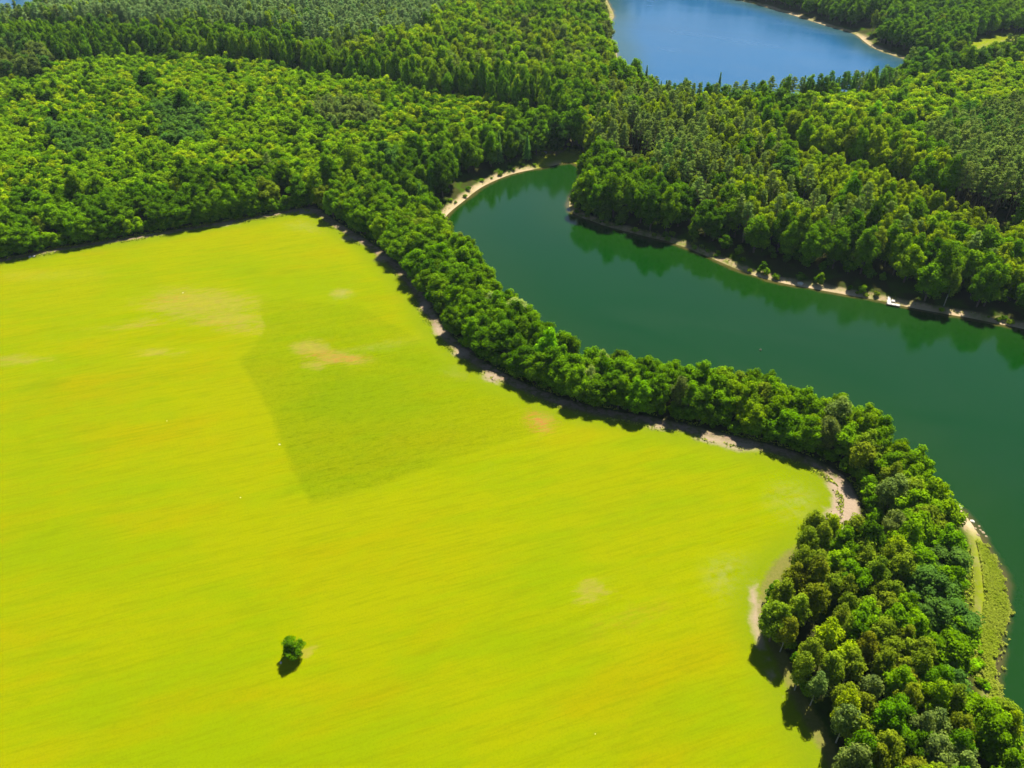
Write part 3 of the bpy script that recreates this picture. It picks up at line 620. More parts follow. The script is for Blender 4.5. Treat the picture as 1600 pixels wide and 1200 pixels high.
SPECIAL = [  # kind, canopy px, canopy height factor, H, R, tone, label
 ('willow_tree', 808, 470, 11.5, 4.6, 'pale silvery green', 'pale silvery willow bulging over the lake edge of the tree belt'),
 ('willow_tree', 770, 462, 10.5, 4.0, 'pale silvery green', 'smaller pale silvery willow beside the bulging one, landward of it'),
 ('broadleaf_tree', 855, 532, 14.5, 3.6, 'lime green', 'single bright lime green tree in the middle of the tree belt'),
 ('willow_tree', 945, 555, 11.0, 2.6, 'pale silvery green', 'slim greyish pale tree on the lake edge past the lime green one'),
 ('willow_tree', 922, 583, 10.0, 2.4, 'pale silvery green', 'slim greyish pale tree amid dark crowns, right of the lime green one'),
 ('birch_tree', 1312, 632, 14.5, 3.6, 'grey-green', 'grey-green feathery birch amid dark crowns above the belt bend'),
 ('birch_tree', 1352, 700, 12.0, 3.2, 'olive green', 'olive birch at the dark inner corner beside the sandy track bend'),
 ('birch_tree', 1400, 755, 13.0, 3.6, 'grey-green', 'grey-green birch above the reed bed, framed by dark round crowns'),
 ('willow_tree', 1405, 818, 11.0, 3.4, 'grey-green', 'greyish feathery willow where belt and near wood meet'),
 ('broadleaf_tree', 228, 132, 15.5, 4.4, 'dark green', 'darkest round tree standing clear above the left thicket, upper one'),
 ('broadleaf_tree', 284, 164, 15.5, 4.0, 'dark green', 'dark upright tree above the left thicket, lower right of the darkest one'),
 ('broadleaf_tree', 86, 186, 12.5, 3.4, 'dark green', 'dark tree alone in the far left part of the thicket'),
 ('broadleaf_tree', 362, 110, 14.0, 3.4, 'dark green', 'dark tree in the thicket just below the tall row'),
 ('broadleaf_tree', 272, 90, 14.0, 4.2, 'deep green', 'deep green rounded tree poking out at the thicket back edge'),
 ('broadleaf_tree', 226, 208, 12.5, 3.2, 'dark green', 'dark tree beside the conifer patch of the left thicket'),
 ('broadleaf_tree', 415, 292, 12.0, 5.0, 'olive green', 'broad olive tree at the far end of the field edge wood'),
 ('broadleaf_tree', 442, 262, 12.5, 3.2, 'yellow-green', 'small yellow-green tree behind the broad olive one at the field corner'),
 ('spruce_tree', 1011, 108, 20.0, 3.0, 'blue-green', 'tallest pointed spruce at the near edge of the blue lake'),
 ('spruce_tree', 1126, 118, 18.5, 2.6, 'blue-green', 'pointed spruce rising against the blue lake, second from its west end'),
 ('broadleaf_tree', 870, 196, 17.0, 5.0, 'dark green', 'very dark round tree over the clearing at the cove head'),
 ('broadleaf_tree', 1367, 182, 12.0, 3.6, 'lime green', 'bright tree with yellowish top in the middle of the right thicket'),
 ('broadleaf_tree', 1438, 88, 9.0, 3.0, 'deep green', 'small round tree alone on the grassy spit of the blue lake'),
]
for s in SPECIAL:
    H = s[3]; c = ground(s[1], s[2], H * .8 + 2.0); special_xy.append((c[0], c[1], s[4]))
SX = np.array(special_xy)
XL, XH, YH = -560, 620, 790
for si, (nm, poly, H, sp, mix) in enumerate(STANDS):
    if mix is None: continue
    r = np.random.RandomState(50 + si)
    x, y = grid(sp, XL, XH, 40, YH, r)
    m = np.abs(x) < y * .80 + 60; x, y = x[m], y[m]
    # stand membership at canopy height; the earlier stand wins
    def member(x, y):
        res = np.full(len(x), -1)
        for sj in range(len(STANDS)):
            hz = STANDS[sj][2] if STANDS[sj][2] else 14
            u, v = survey(x, y, np.full(len(x), hz * .8 + 3.0))
            q = (res < 0) & inside(STANDS[sj][1], u, v); res[q] = sj
        return res
    mm = member(x, y) == si; x, y = x[mm], y[mm]
    if not len(x): continue
    sdx = shore_d(x, y); fdx = sdist(field, x, y)
    tdx = np.minimum.reduce([dist_line(l, x, y) for l in (track, edge_track, shore_path, spur_path, cove_path, far_path)])
    need = 1.2 + .10 * sp * 4
    need = np.where((y > 235) & (x > 25) & (y < 306), np.clip(3.2 + (x - 50) * .22, 3.2, 12.0), need) if nm != 'belt' else 1.0
    ok = (sdx > need) & (fdx < (-.6 if 'near' in nm else -3.0)) & (tdx > (2.1 if nm == 'belt' else 2.5))
    ok &= ~inside(meadow, x, y) & ~inside(glade, x, y) & (sdist(bank, x, y) < -5.0) & (sdist(corner, x, y) < -5.0)
    # wider beach round the cove and on the far lake's shores
    ok &= ~((sdx < 8) & (y > 300) & (x < 20) & (x > -60) & (y < 430)) & ~((y > 480) & (sdx < 7))
    ok &= np.all(np.hypot(x[:, None] - SX[None, :, 0], y[:, None] - SX[None, :, 1]) > (SX[None, :, 2] * .62 + sp * .22), 1)
    # gaps and thinning
    ok &= ((vnoise(x / 7, y / 7, si + 90) > .13) | ('thicket' not in nm)) & (r.rand(len(x)) > .035) & ((vnoise(x / 11, y / 11, si + 80) > .16) | (nm == 'belt') | ('near' in nm))
    x, y, sdx, fdx = x[ok], y[ok], sdx[ok], fdx[ok]
    z = height(x, y, sdx, fdx)
    low = .93 + .12 * vnoise(x / 14, y / 14, si) if nm == 'belt' else .76 + .32 * vnoise(x / 24, y / 24, si) + .18 * vnoise(x / 8, y / 8, si + 60) if 'thicket' in nm else .78 + .30 * vnoise(x / 26, y / 26, si) + .14 * vnoise(x / 9, y / 9, si + 60)
    patchy = vnoise(x / 34, y / 34, 20 + si); patch2 = vnoise(x / 14, y / 14, 40 + si)
    for i in range(len(x)):
        u = r.rand() * .55 + patch2[i] * .45; u = min(max((u - .08) / .84, 0), 1)
        s0 = 0; kd = mix[-1]
        for o in mix:
            s0 += o[1]
            if u <= s0: kd = o; break
        tu = min(max((.55 * patchy[i] + .45 * r.rand() - .12) / .76, 0), 1); s0 = 0; tone = kd[2][-1][0]
        for tn, w0 in kd[2]:
            s0 += w0
            if tu <= s0: tone = tn; break
        k = kd[0]; nomH, nomR = KINDS[k][2], KINDS[k][3]
        hh = H * low[i] * r.uniform(.88, 1.12)
        if k == 'pine_tree': hh *= 1.06
        if nm in ('thicket', 'right thicket') and k == 'broadleaf_tree': hh *= 1.18
        wr = (sp * (.76 if nm == 'belt' else .84 if H > 17 else .82 if 'thicket' in nm else .74)) * r.uniform(.85, 1.22) if k in ('broadleaf_tree', 'young_tree') else nomR * (hh / nomH) ** .6 * r.uniform(.85, 1.15)
        if k == 'broadleaf_tree' and sp < 5.5: wr = max(wr, 3.1)
        if 'thicket' in nm and k == 'broadleaf_tree': wr = 2.9 * r.uniform(.85, 1.3)
        if k == 'birch_tree' and 'thicket' in nm: wr *= .8
        if k == 'willow_tree': hh = 11; wr = 3.6
        # edge trees spread into the light
        if k == 'broadleaf_tree' and fdx[i] > -9: hh *= .92; wr *= 1.08
        records.append((k, x[i], y[i], z[i], hh / nomH, wr / nomR, r.uniform(0, 6.283), r.randint(KINDS[k][1]), tone, nm))
for s, q in zip(SPECIAL, special_xy):
    z = float(height(np.array([q[0]]), np.array([q[1]]))[0]); k = s[0]
    records.append((k, q[0], q[1], max(z, .3), s[3] / KINDS[k][2], s[4] / KINDS[k][3], random.uniform(0, 6.28), random.randrange(KINDS[k][1]), s[5], '!' + s[6]))
# shrubs: margins of woods, beach backs, bank
r = np.random.RandomState(99)
def along(line, n):
    q = np.asarray(line); t = np.gradient(q, axis=0); nn = np.stack([-t[:, 1], t[:, 0]], 1); nn /= np.linalg.norm(nn, axis=1)[:, None] + 1e-9
    i = r.randint(0, len(q) - 1, n); u = r.rand(n, 1); return q[i] * (1 - u) + q[i + 1] * u, nn[i]
def put(kind, p, ok_sd, ok_fd, ok_td, hh, wid, tones, name, cond, low, bankgap):
    x, y = p[:, 0], p[:, 1]; s1 = shore_d(x, y); f1 = sdist(field, x, y)
    t1 = np.minimum.reduce([dist_line(l, x, y) for l in (track, shore_path, spur_path)])
    k = (s1 > ok_sd) & (f1 < ok_fd) & (t1 > ok_td)
    if bankgap is not None: k &= (sdist(bank, x, y) < bankgap) & (sdist(corner, x, y) < -1.5) & ~inside(glade, x, y) & ~inside(meadow, x, y)
    if cond: k &= cond(x, y)
    z = height(x, y, s1, f1)
    for j in np.nonzero(k)[0]:
        records.append((kind, x[j], y[j], float(z[j]) - low, hh[j], wid[j], r.uniform(0, 6.28), r.randint(KINDS[kind][1]), tones[r.randint(len(tones))], name))
def scatter(line, n, spread, tones, scale=(.6, 1.3), name='wood margin', cond=None, bankgap=0.0):
    p, _ = along(line, n); s0 = r.uniform(*scale, n)
    put('shrub', p + r.randn(n, 2) * spread, .8, -1.0, 2.0, s0, s0 * r.uniform(.9, 1.3, n), tones, name, cond, 0, bankgap)
def fill(line, n, lo, hi, Hs, tones, name, cond=None):
    p, nn = along(line, n); hh = r.uniform(*Hs, n)
    put('young_tree', p + nn * (r.choice([-1, 1], n) * r.uniform(lo, hi, n))[:, None], 1.6 if lo < 5 else lo - .5, -2.6, 1.9, hh / 8.5, hh / 8.5 * r.uniform(.95, 1.4, n), tones, name, cond, .4, -2)
scatter(offset(track, 4.5)[:len(track)], 90, 1.0, [D, Mg, Mg, Fr], name='track margin'); scatter(offset(track, 4.5)[len(track):], 90, 1.0, [D, Mg, Fr], name='track margin')
scatter(offset(edge_track, 3.8)[:len(edge_track)], 120, 1.0, [D, Mg], name='forest edge'); scatter(offset(edge_track, 3.8)[len(edge_track):], 120, 1.0, [D, Mg], name='forest edge')
scatter(lakes[0], 600, 2.2, [Mg, D, Fr, O], (.3, .75), name='lake shore')
scatter(bank, 40, .8, [Fr, Y, 'lime green'], (.35, .8), name='grassy bank', cond=lambda x, y: x < ground(1522, 900, .8)[0], bankgap=None)
scatter(thin, 26, 1.0, [D, Mg], (.5, 1.1), name='near wood edge')
scatter(glade, 16, 1.2, [Fr, Y], (.35, .7), name='cove clearing', bankgap=None)
fill(thin, 240, 1.5, 4.5, (2.5, 6), [D, Mg, Fr], 'near wood foot')
fill(track, 420, 2.5, 5.5, (3, 6.5), [D, Mg, Mg], 'belt foot')
fill(edge_track, 420, 2.6, 6, (3, 6.5), [D, Mg, Mg, Fr], 'forest edge foot')
fill(lakes[0], 1100, 10.5, 17, (3, 8), [D, Mg, Mg, D], 'lake wood foot', lambda x, y: (x > 80) & (y > 200))
fill(lakes[0], 700, 1.8, 5, (3, 7), [D, Mg, Fr], 'lake wood foot', lambda x, y: (x > 18) & (x < 60) & (y > 235))
fill(lakes[0], 400, 5.0, 9, (3, 7), [D, Mg, Fr], 'lake wood foot', lambda x, y: (x > 28) & (x < 92) & (y > 235))
fill(lakes[0], 340, 1.8, 3.2, (2.5, 5), [D, Mg, Fr], 'belt water edge', lambda x, y: (x < 130) & (y < 260))
# the lone tree of the field
lone = ground(460, 1026, GZ)
records.append(('broadleaf_tree', lone[0], lone[1], float(height(np.array([lone[0]]), np.array([lone[1]]))[0]), 5.8 / 14.5, 2.5 / 4.6, 1.0, 2, 'deep green', '!lone small dark tree standing by itself in the yellow-green field'))
print('records', len(records), {k: sum(q[0] == k for q in records) for k in KINDS}, time.time() - T0)

# ------------------------------------------------------------------ which show largest: these become objects
LAND = [  # landmarks one can find in the photograph
 (1396, 473, 'the white pier'), (853, 535, 'the lime green tree'), (800, 468, 'the silvery willow'), (1315, 780, 'the bare sandy corner'), (1497, 793, 'the white shore boulder'),
 (1525, 870, 'the top of the reed bed'), (1565, 960, 'the middle of the reed bed'), (1550, 1060, 'the foot of the reed bed'), (1180, 930, 'the bare field margin'), (1230, 1110, 'the shaded wood edge'),
 (1320, 900, 'the bronze birches'), (1400, 980, 'the heart of the near wood'), (1300, 1060, 'the gap in the near wood'), (1420, 1120, 'the olive birches'), (487, 325, 'the far field corner'), (350, 345, 'the sunlit trunk gaps'),
 (125, 385, 'the notch in the forest edge'), (10, 400, 'the start of the forest edge'), (240, 368, 'the straight forest edge'), (720, 300, 'the cove beach'), (850, 240, 'the cove clearing'), (890, 325, 'the wooded point'),
 (1000, 365, 'the shaded bank'), (1185, 430, 'the shore shrubs'), (1290, 455, 'the sandy shore strip'), (1500, 493, 'the sunny shore strip'), (1590, 510, 'the end of the shore'), (565, 372, 'the upper track bend'),
 (640, 435, 'the narrow of the belt'), (690, 510, 'the track bulge'), (750, 570, 'the grassy lay-by'), (845, 650, 'the reddish field patch'), (960, 650, 'the lowest track sweep'), (1090, 675, 'the pale track stretch'),
 (1230, 705, 'the shaded track end'), (1440, 690, 'the outer belt bend'), (1480, 750, 'the belt tip'), (965, 40, 'the beach of the blue lake'), (1350, 65, 'the bright beach of the blue lake'), (1440, 90, 'the grassy spit'),
 (1560, 65, 'the far meadow'), (1240, 240, 'the head of the dark ride'), (1400, 290, 'the middle of the dark ride'), (1560, 345, 'the end of the dark ride'), (1060, 200, 'the grey pine patch'), (1470, 240, 'the big pine stand'), (1530, 215, 'the upper pine stand'), (1585, 175, 'the top of the pine stand'), (1580, 260, 'the outer pine stand'), (1540, 300, 'the foot of the pine stand'), (1600, 330, 'the last dark pines'),
 (230, 135, 'the darkest thicket tree'), (90, 190, 'the left thicket tree'), (20, 85, 'the clump by the tall row'), (300, 200, 'the conifer patch'), (550, 180, 'the pale conifers'), (430, 240, 'the dark hollow'),
 (150, 260, 'the lower thicket'), (640, 250, 'the spruces over the cove'), (870, 190, 'the dark tree over the cove'), (700, 100, 'the far rounded crowns'), (880, 60, 'the far hillside'), (400, 30, 'the far pine plantation'),
 (150, 70, 'the tall dark row'), (1125, 120, 'the pointed spruces'), (1300, 160, 'the right thicket'), (1011, 108, 'the tallest spruce'), (461, 1010, 'the lone tree')]
LA = np.array([(x, y) for x, y, _ in LAND])
HZ = np.array([q[3] + KINDS[q[0]][2] * q[4] * .75 for q in records])
U, Vv = survey(np.array([q[1] for q in records]), np.array([q[2] for q in records]), HZ)
DEP = np.array([q[2] * FW[1] + (h - CAM_H) * FW[2] for q, h in zip(records, HZ)])
SIZE = np.array([KINDS[q[0]][3] * q[5] for q in records]) / DEP
inframe = (U > -15) & (U < 1615) & (Vv > -10) & (Vv < 1215)
real = set()
for k in KINDS:
    idx = [i for i in range(len(records)) if records[i][0] == k and inframe[i]]
    idx.sort(key=lambda i: (-(records[i][9][0] == '!'), -SIZE[i])); real |= set(idx[:300 if k != 'shrub' else 170])
TONEWORD = {}
size_rank = {}
for k in KINDS:
    v = [SIZE[i] * DEP[i] for i in real if records[i][0] == k]
    if v: size_rank[k] = (np.percentile(v, 25), np.percentile(v, 75))
cells = {}
nice = {'broadleaf_tree': 'broadleaf tree', 'birch_tree': 'birch', 'young_tree': 'young tree', 'pine_tree': 'pine', 'spruce_tree': 'spruce', 'shrub': 'shrub', 'willow_tree': 'willow'}
for i in sorted(real):
    q = records[i]
    if q[9][0] == '!': continue
    d = np.hypot(LA[:, 0] - U[i], LA[:, 1] - Vv[i]); j = int(d.argmin()); dx, dy = U[i] - LA[j, 0], Vv[i] - LA[j, 1]
    rel = ('right of' if dx > 0 else 'left of') if abs(dx) > abs(dy) * 1.2 else ('below' if dy > 0 else 'above')
    sz = SIZE[i] * DEP[i]; lo, hi = size_rank[q[0]]; sw = 'slim' if sz < lo else 'broad' if sz > hi else 'middling'
    if q[0] == 'shrub': sw = {'slim': 'tiny', 'broad': 'big', 'middling': 'small'}[sw]
    cells.setdefault((q[0], q[8], sw, rel, j), []).append((d[j], i))
ORDX = ['eleventh', 'twelfth', 'thirteenth', 'fourteenth', 'fifteenth', 'sixteenth', 'seventeenth', 'eighteenth', 'nineteenth', 'twentieth'] + [f'{n}th' if n % 10 > 3 else f'{n}' + ('th', 'st', 'nd', 'rd')[n % 10] for n in range(21, 200)]
ORD = ['closest to it', 'second closest to it', 'third closest to it', 'fourth closest to it', 'fifth closest to it', 'sixth closest to it', 'seventh closest to it', 'eighth closest to it', 'ninth closest to it', 'tenth closest to it'] + [q + ' closest to it' for q in ORDX]
labels = {}
for (k, tone, sw, rel, j), l in cells.items():
    l.sort()
    for n, (_, i) in enumerate(l):
        base0 = f'{sw} {tone} {nice[k]} {rel} {LAND[j][2]}'
        labels[i] = base0 if len(l) == 1 else (f'{base0}, {ORD[n]}' if len(base0.split()) < 13 else f'{base0}, {ORD[n].split()[0]} closest')
GROUPN = {'broadleaf_tree': 'broadleaf trees of the belt and the woods', 'birch_tree': 'birches of the near wood and the lake woods', 'young_tree': 'young trees packed in the thickets',
          'pine_tree': 'pines standing in the woods', 'spruce_tree': 'pointed spruces above the lakes', 'shrub': 'shrubs along wood edges and shores', 'willow_tree': 'pale willows in the tree belt'}
first = {}
for i in sorted(real):
    k, x, y, z, shh, sr, rot, var, tone, stand = records[i]; leafn, woodn, cat = KINDS[k][4:7]
    if k not in first: first[k] = True
    t = bpy.data.objects.new(k, None); t.empty_display_size = .5
    if stand.startswith('!lone'): MESH['lone'] = [make_lone(77)]; k, var = 'lone', 0
    t.location = (x, y, z - .05); t.rotation_euler = (0, 0, rot); t.scale = (sr, sr, shh)
    COL.objects.link(t); lm, wm = MESH[k][var]
    tn = LIFT * np.array(TONES[tone]) * np.clip(1 + .11 * random.gauss(0, 1), .75, 1.3) * np.array([1 + .05 * random.gauss(0, 1), 1, 1]) * (PINE_LIFT if k in ('pine_tree', 'spruce_tree') else 1)
    for nm, me in ((leafn, lm), (woodn, wm)):
        c = bpy.data.objects.new(nm, me); c.parent = t; COL.objects.link(c)
        if nm == leafn: c['tint'] = [float(v) for v in tn]
    tag(t, stand[1:] if stand[0] == '!' else labels[i], cat, GROUPN.get(k))
print('real trees', len(real), time.time() - T0)

# ------------------------------------------------------------------ the rest of each kind as one mass
def mass(kind, idx, name):
    lib = bpy.data.collections.new(kind + '_models')
    for vi, (lm, wm) in enumerate(MESH[kind]):
        nv, nf, mi, tn, off = [], [], [], [], 0
        for j, me in enumerate((lm, wm)):
            v = np.empty(len(me.vertices) * 3, np.float32); me.vertices.foreach_get('co', v); v = v.reshape(-1, 3)
            f = np.empty(len(me.loops), np.int32); me.loops.foreach_get('vertex_index', f); f = f.reshape(-1, 3)
            a1 = np.empty(len(v), np.float32); me.attributes['leaf_tone'].data.foreach_get('value', a1)
            nv.append(v); nf.append(f + off); mi += [j] * len(f); tn.append(a1); off += len(v)
        me = make_mesh(f'{kind}_model', np.concatenate(nv), np.concatenate(nf), [lm.materials[0], wm.materials[0]], {'leaf_tone': np.concatenate(tn)}, mi)
        o = bpy.data.objects.new(f'{kind}_model_{vi}', me); lib.objects.link(o)
    me = bpy.data.meshes.new(name); me.vertices.add(len(idx))
    R = [records[i] for i in idx]
    me.vertices.foreach_set('co', np.array([(q[1], q[2], q[3] - .05) for q in R], np.float32).ravel())
    def at(n, ty, data, key='value'):
        q = me.attributes.new(n, ty, 'POINT'); q.data.foreach_set(key, np.asarray(data).ravel())
    at('variant', 'INT', np.array([q[7] for q in R], np.int32)); at('turn', 'FLOAT_VECTOR', np.array([(0, 0, q[6]) for q in R], np.float32), 'vector')
    at('size', 'FLOAT_VECTOR', np.array([(q[5], q[5], q[4]) for q in R], np.float32), 'vector')
    rr = np.random.RandomState(len(idx))
    tn = LIFT * np.array([TONES[q[8]] for q in R]) * np.clip(1 + .12 * rr.randn(len(R), 1), .7, 1.35) * (1 + np.array([.05, 0, 0]) * rr.randn(len(R), 1)) * np.clip(1.0 + (np.array([[q[2]] for q in R]) - 250) / 900, 1, 1.3) ** 0 * (PINE_LIFT if kind in ('pine_tree', 'spruce_tree') else 1)
    at('tint', 'FLOAT_COLOR', np.c_[tn, np.ones(len(R))].astype(np.float32), 'color')
    o = bpy.data.objects.new(name, me); COL.objects.link(o); o['kind'] = 'stuff'
    ng = bpy.data.node_groups.new(name, 'GeometryNodeTree')
    ng.interface.new_socket('Geometry', in_out='INPUT', socket_type='NodeSocketGeometry'); ng.interface.new_socket('Geometry', in_out='OUTPUT', socket_type='NodeSocketGeometry')
    n, l = ng.nodes, ng.links
    gi, go = n.new('NodeGroupInput'), n.new('NodeGroupOutput'); ci = n.new('GeometryNodeCollectionInfo'); ci.inputs['Collection'].default_value = lib
    ci.inputs['Separate Children'].default_value = True; ci.inputs['Reset Children'].default_value = True
    m2p = n.new('GeometryNodeMeshToPoints'); ip = n.new('GeometryNodeInstanceOnPoints'); ip.inputs['Pick Instance'].default_value = True
    def na(nm, ty):
        q = n.new('GeometryNodeInputNamedAttribute'); q.data_type = ty; q.inputs['Name'].default_value = nm; return q.outputs[0]
    l.new(gi.outputs[0], m2p.inputs[0]); l.new(m2p.outputs[0], ip.inputs['Points']); l.new(ci.outputs[0], ip.inputs['Instance'])
    l.new(na('variant', 'INT'), ip.inputs['Instance Index']); e2 = n.new('FunctionNodeEulerToRotation'); l.new(na('turn', 'FLOAT_VECTOR'), e2.inputs[0])
    l.new(e2.outputs[0], ip.inputs['Rotation']); l.new(na('size', 'FLOAT_VECTOR'), ip.inputs['Scale']); l.new(ip.outputs[0], go.inputs[0])
    md = o.modifiers.new('scatter', 'NODES'); md.node_group = ng
    return o
MASS_LABEL = {'broadleaf_forest': 'mass of more distant broadleaf crowns filling the woods', 'birch_forest': 'mass of more distant light green birches in the woods', 'young_forest': 'dense thicket of small young crowns behind the field',
              'pine_forest': 'dull grey-green mass of distant pines', 'spruce_forest': 'distant pointed spruces', 'undergrowth': 'low green undergrowth along wood edges and shores'}
for k in KINDS:
    idx = [i for i in range(len(records)) if records[i][0] == k and i not in real]
    if idx:
        o = mass(k, idx, KINDS[k][7])
        o['label'] = MASS_LABEL.get(KINDS[k][7], 'distant trees standing in the woods')
print('masses', time.time() - T0)

# ------------------------------------------------------------------ reeds, sedge and water plants
def reeds():
    r = np.random.RandomState(5)
    outer = smooth(gpoly([(1520, 838), (1545, 852), (1562, 876), (1574, 905), (1582, 945), (1580, 975), (1570, 1005), (1565, 1035), (1560, 1065), (1572, 1105), (1592, 1150), (1620, 1210), (1560, 1160), (1530, 1060), (1520, 1010), (1530, 950), (1530, 900), (1524, 860)], 0.3), 1, True)
    x0, y0 = outer.min(0); x1, y1 = outer.max(0); n = 90000
    x = r.uniform(x0, x1, n); y = r.uniform(y0, y1, n); d = sdist(outer, x, y)
    cl = vnoise(x / 1.1, y / 1.1, 8) * .6 + vnoise(x / .4, y / .4, 9) * .4
    k = (d > -1.0) & (cl < .36 + np.clip(d, -1, 3) * .24) & (dist_line(shore_path, x, y) > .9); x, y, d = x[k], y[k], d[k]
    n = len(x); s1 = shore_d(x, y); z = np.maximum(height(x, y, s1, np.full(n, -40.)), -.25)
    h = r.uniform(.15, .7, n)
    nn = r.randn(n, 3) * .28 + [0, 0, .9]; nn /= np.linalg.norm(nn, axis=1)[:, None]
    v, f = leaves(np.stack([x, y, np.maximum(z, 0) + h], 1), nn, r.uniform(.12, .34, n), r, .35)
    m, nt0 = mat('reed_leaf'); g = G(nt0); c = g.mix(g.attr('leaf_tone'), (.15, .215, .003), (.30, .32, .05))
    dd = N(nt0, 'ShaderNodeBsdfDiffuse'); nt0.links.new(c, dd.inputs[0]); tr = N(nt0, 'ShaderNodeBsdfTranslucent'); nt0.links.new(c, tr.inputs[0])
    mx = N(nt0, 'ShaderNodeMixShader'); mx.inputs[0].default_value = .3; nt0.links.new(dd.outputs[0], mx.inputs[1]); nt0.links.new(tr.outputs[0], mx.inputs[2]); g.out(mx.outputs[0])
    tone = np.clip(.15 + .35 * vnoise(x / 3, y / 3, 2) + r.randn(n) * .07 + .35 * (d < .7), 0, 1)
    o = link('reeds', make_mesh('reeds', v, f, [m], {'leaf_tone': np.repeat(tone, 4)})); o['kind'] = 'stuff'; o['label'] = 'yellow-green reed bed growing out into the lake'
    print('reeds', n, z.min(), z.max())
reeds()
def tufts():
    """rough grass along the track, margins and banks"""
    r = np.random.RandomState(6); X, Y2 = [], []
    for line, n, sp in ((offset(track, 2.6), 9000, .7), (offset(edge_track, 2.2), 7000, .7), (bank, 7000, 1.2), (offset(shore_path, 1.8), 3000, .8), (lakes[0], 16000, 1.8), (glade, 3000, 2.0)):
        q = np.asarray(line); i = r.randint(0, len(q) - 1, n); t = r.rand(n, 1); p = q[i] * (1 - t) + q[i + 1] * t + r.randn(n, 2) * sp; X.append(p[:, 0]); Y2.append(p[:, 1])
    x, y = np.concatenate(X), np.concatenate(Y2); s1 = shore_d(x, y); f1 = sdist(field, x, y)
    tt = np.minimum(dist_line(track, x, y), dist_line(shore_path, x, y) + .9)
    k = (s1 > 1.2) & (tt > 1.9) & (vnoise(x / 2.2, y / 2.2, 4) > .45); x, y, s1, f1 = x[k], y[k], s1[k], f1[k]; n = len(x); z = height(x, y, s1, f1)
    P0 = np.stack([x, y, z + .12], 1); nn = r.randn(n, 3) * .6 + [0, 0, .6]; nn /= np.linalg.norm(nn, axis=1)[:, None]
    v, f = leaves(P0, nn, r.uniform(.12, .34, n), r)
    m, nt0 = mat('grass_tuft'); g = G(nt0); c = g.mix(g.attr('leaf_tone'), (.09, .14, .006), (.30, .33, .03))
    dd = N(nt0, 'ShaderNodeBsdfDiffuse'); nt0.links.new(c, dd.inputs[0]); g.out(dd.outputs[0])
    o = link('rough_grass', make_mesh('rough_grass', v, f, [m], {'leaf_tone': np.repeat(np.clip(r.rand(n), 0, 1), 4)})); o['kind'] = 'stuff'; o['label'] = 'rough grass tufts along the track and the banks'
tufts()
print('reeds+tufts', time.time() - T0)

# ------------------------------------------------------------------ pier, boulders, small things
def box(name, sx, sy, sz, m, parent, loc, rz=0, bev=.02):
    bm = bmesh.new(); bmesh.ops.create_cube(bm, size=1); bmesh.ops.scale(bm, vec=(sx, sy, sz), verts=bm.verts)
    bmesh.ops.bevel(bm, geom=bm.edges[:], offset=min(bev, sz * .3, sx * .3, sy * .3), segments=1, affect='EDGES')
    me = bpy.data.meshes.new(name); bm.to_mesh(me); bm.free(); me.materials.append(m); return link(name, me, parent, loc, rz)
pc = ground(1396, 474.5, .5)
pier = bpy.data.objects.new('pier', None); COL.objects.link(pier); pier.location = (pc[0], pc[1], 0)
u2 = ground(1500, 493) - ground(1300, 456); pier.rotation_euler = (0, 0, math.atan2(u2[1], u2[0]))
tag(pier, 'small white wooden pier standing in green water by the far shore', 'pier')
M_DARKWOOD = plain('pier_side', (.05, .045, .04), .8, .3, 6)
pm = None
for i in range(14):   # front deck along the water, planks across it
    px0 = -1.95 + i * .3
    if pm is None: pl = box('plank', .27, 1.35, .06, M_WOOD, pier, (px0, -.55, .62)); pm = pl.data
    else:
        pl = pl.copy(); COL.objects.link(pl); pl.location = (px0, -.55, .62 + random.uniform(-.006, .006))
for i in range(5):    # side deck on the left, running to the shore
    pl = pl.copy(); COL.objects.link(pl); pl.rotation_euler = (0, 0, math.pi / 2); pl.location = (-1.45, .3 + i * .3, .62)
for i in range(4):    # back deck, shorter
    pl = pl.copy(); COL.objects.link(pl); pl.rotation_euler = (0, 0, 0); pl.location = (-.55 + i * .3, 1.9, .62)
box('beam', 4.2, .12, .22, M_DARKWOOD, pier, (0, -1.15, .47)); box('beam', 4.2, .12, .22, M_DARKWOOD, pier, (0, .05, .47)); box('beam', .12, 1.9, .22, M_DARKWOOD, pier, (-2.0, 1.1, .47))
for sx in (-1.95, -.65, .65, 1.95):
    for sy in (-1.1, .0):
        bm = bmesh.new(); bmesh.ops.create_cone(bm, cap_ends=True, segments=8, radius1=.09, radius2=.08, depth=2.2); me = bpy.data.meshes.new('post'); bm.to_mesh(me); bm.free(); me.materials.append(M_DARKWOOD)
        link('post', me, pier, (sx, sy, -.3))
box('gangway', .9, 2.6, .07, M_WOOD, pier, (-1.45, 3.0, .60))
def boulder(px, py, s, label, m=M_STONE, z=GZ, cat='boulder', name='boulder', flat=.6, grp=None):
    bm = bmesh.new(); bmesh.ops.create_icosphere(bm, subdivisions=2, radius=1)
    for v in bm.verts: v.co *= 1 + random.uniform(-.18, .18); v.co.z *= flat; v.co.x *= 1.2
    me = bpy.data.meshes.new(name); bm.to_mesh(me); bm.free(); me.materials.append(m)
    c = ground(px, py, z); zz0 = float(height(np.array([c[0]]), np.array([c[1]]))[0]); o = link(name, me, None, (c[0], c[1], max(zz0, -.1) + s * .15), random.uniform(0, 3)); o.scale = (s, s, s)
    tag(o, label, cat, grp); return o
boulder(1499, 792, .62, 'white boulder at the water, just above the sandy strip of the reed bank', z=0)
boulder(437, 695, .22, 'bright white stone on the edge of the darker green crop', grp='pale stones lying in the field')
boulder(286, 458, .18, 'white stone at the top of the tan bare sweep', grp='pale stones lying in the field')
boulder(261, 658, .12, 'small pale stone in plain yellow crop, left of the darker green patch', grp='pale stones lying in the field')
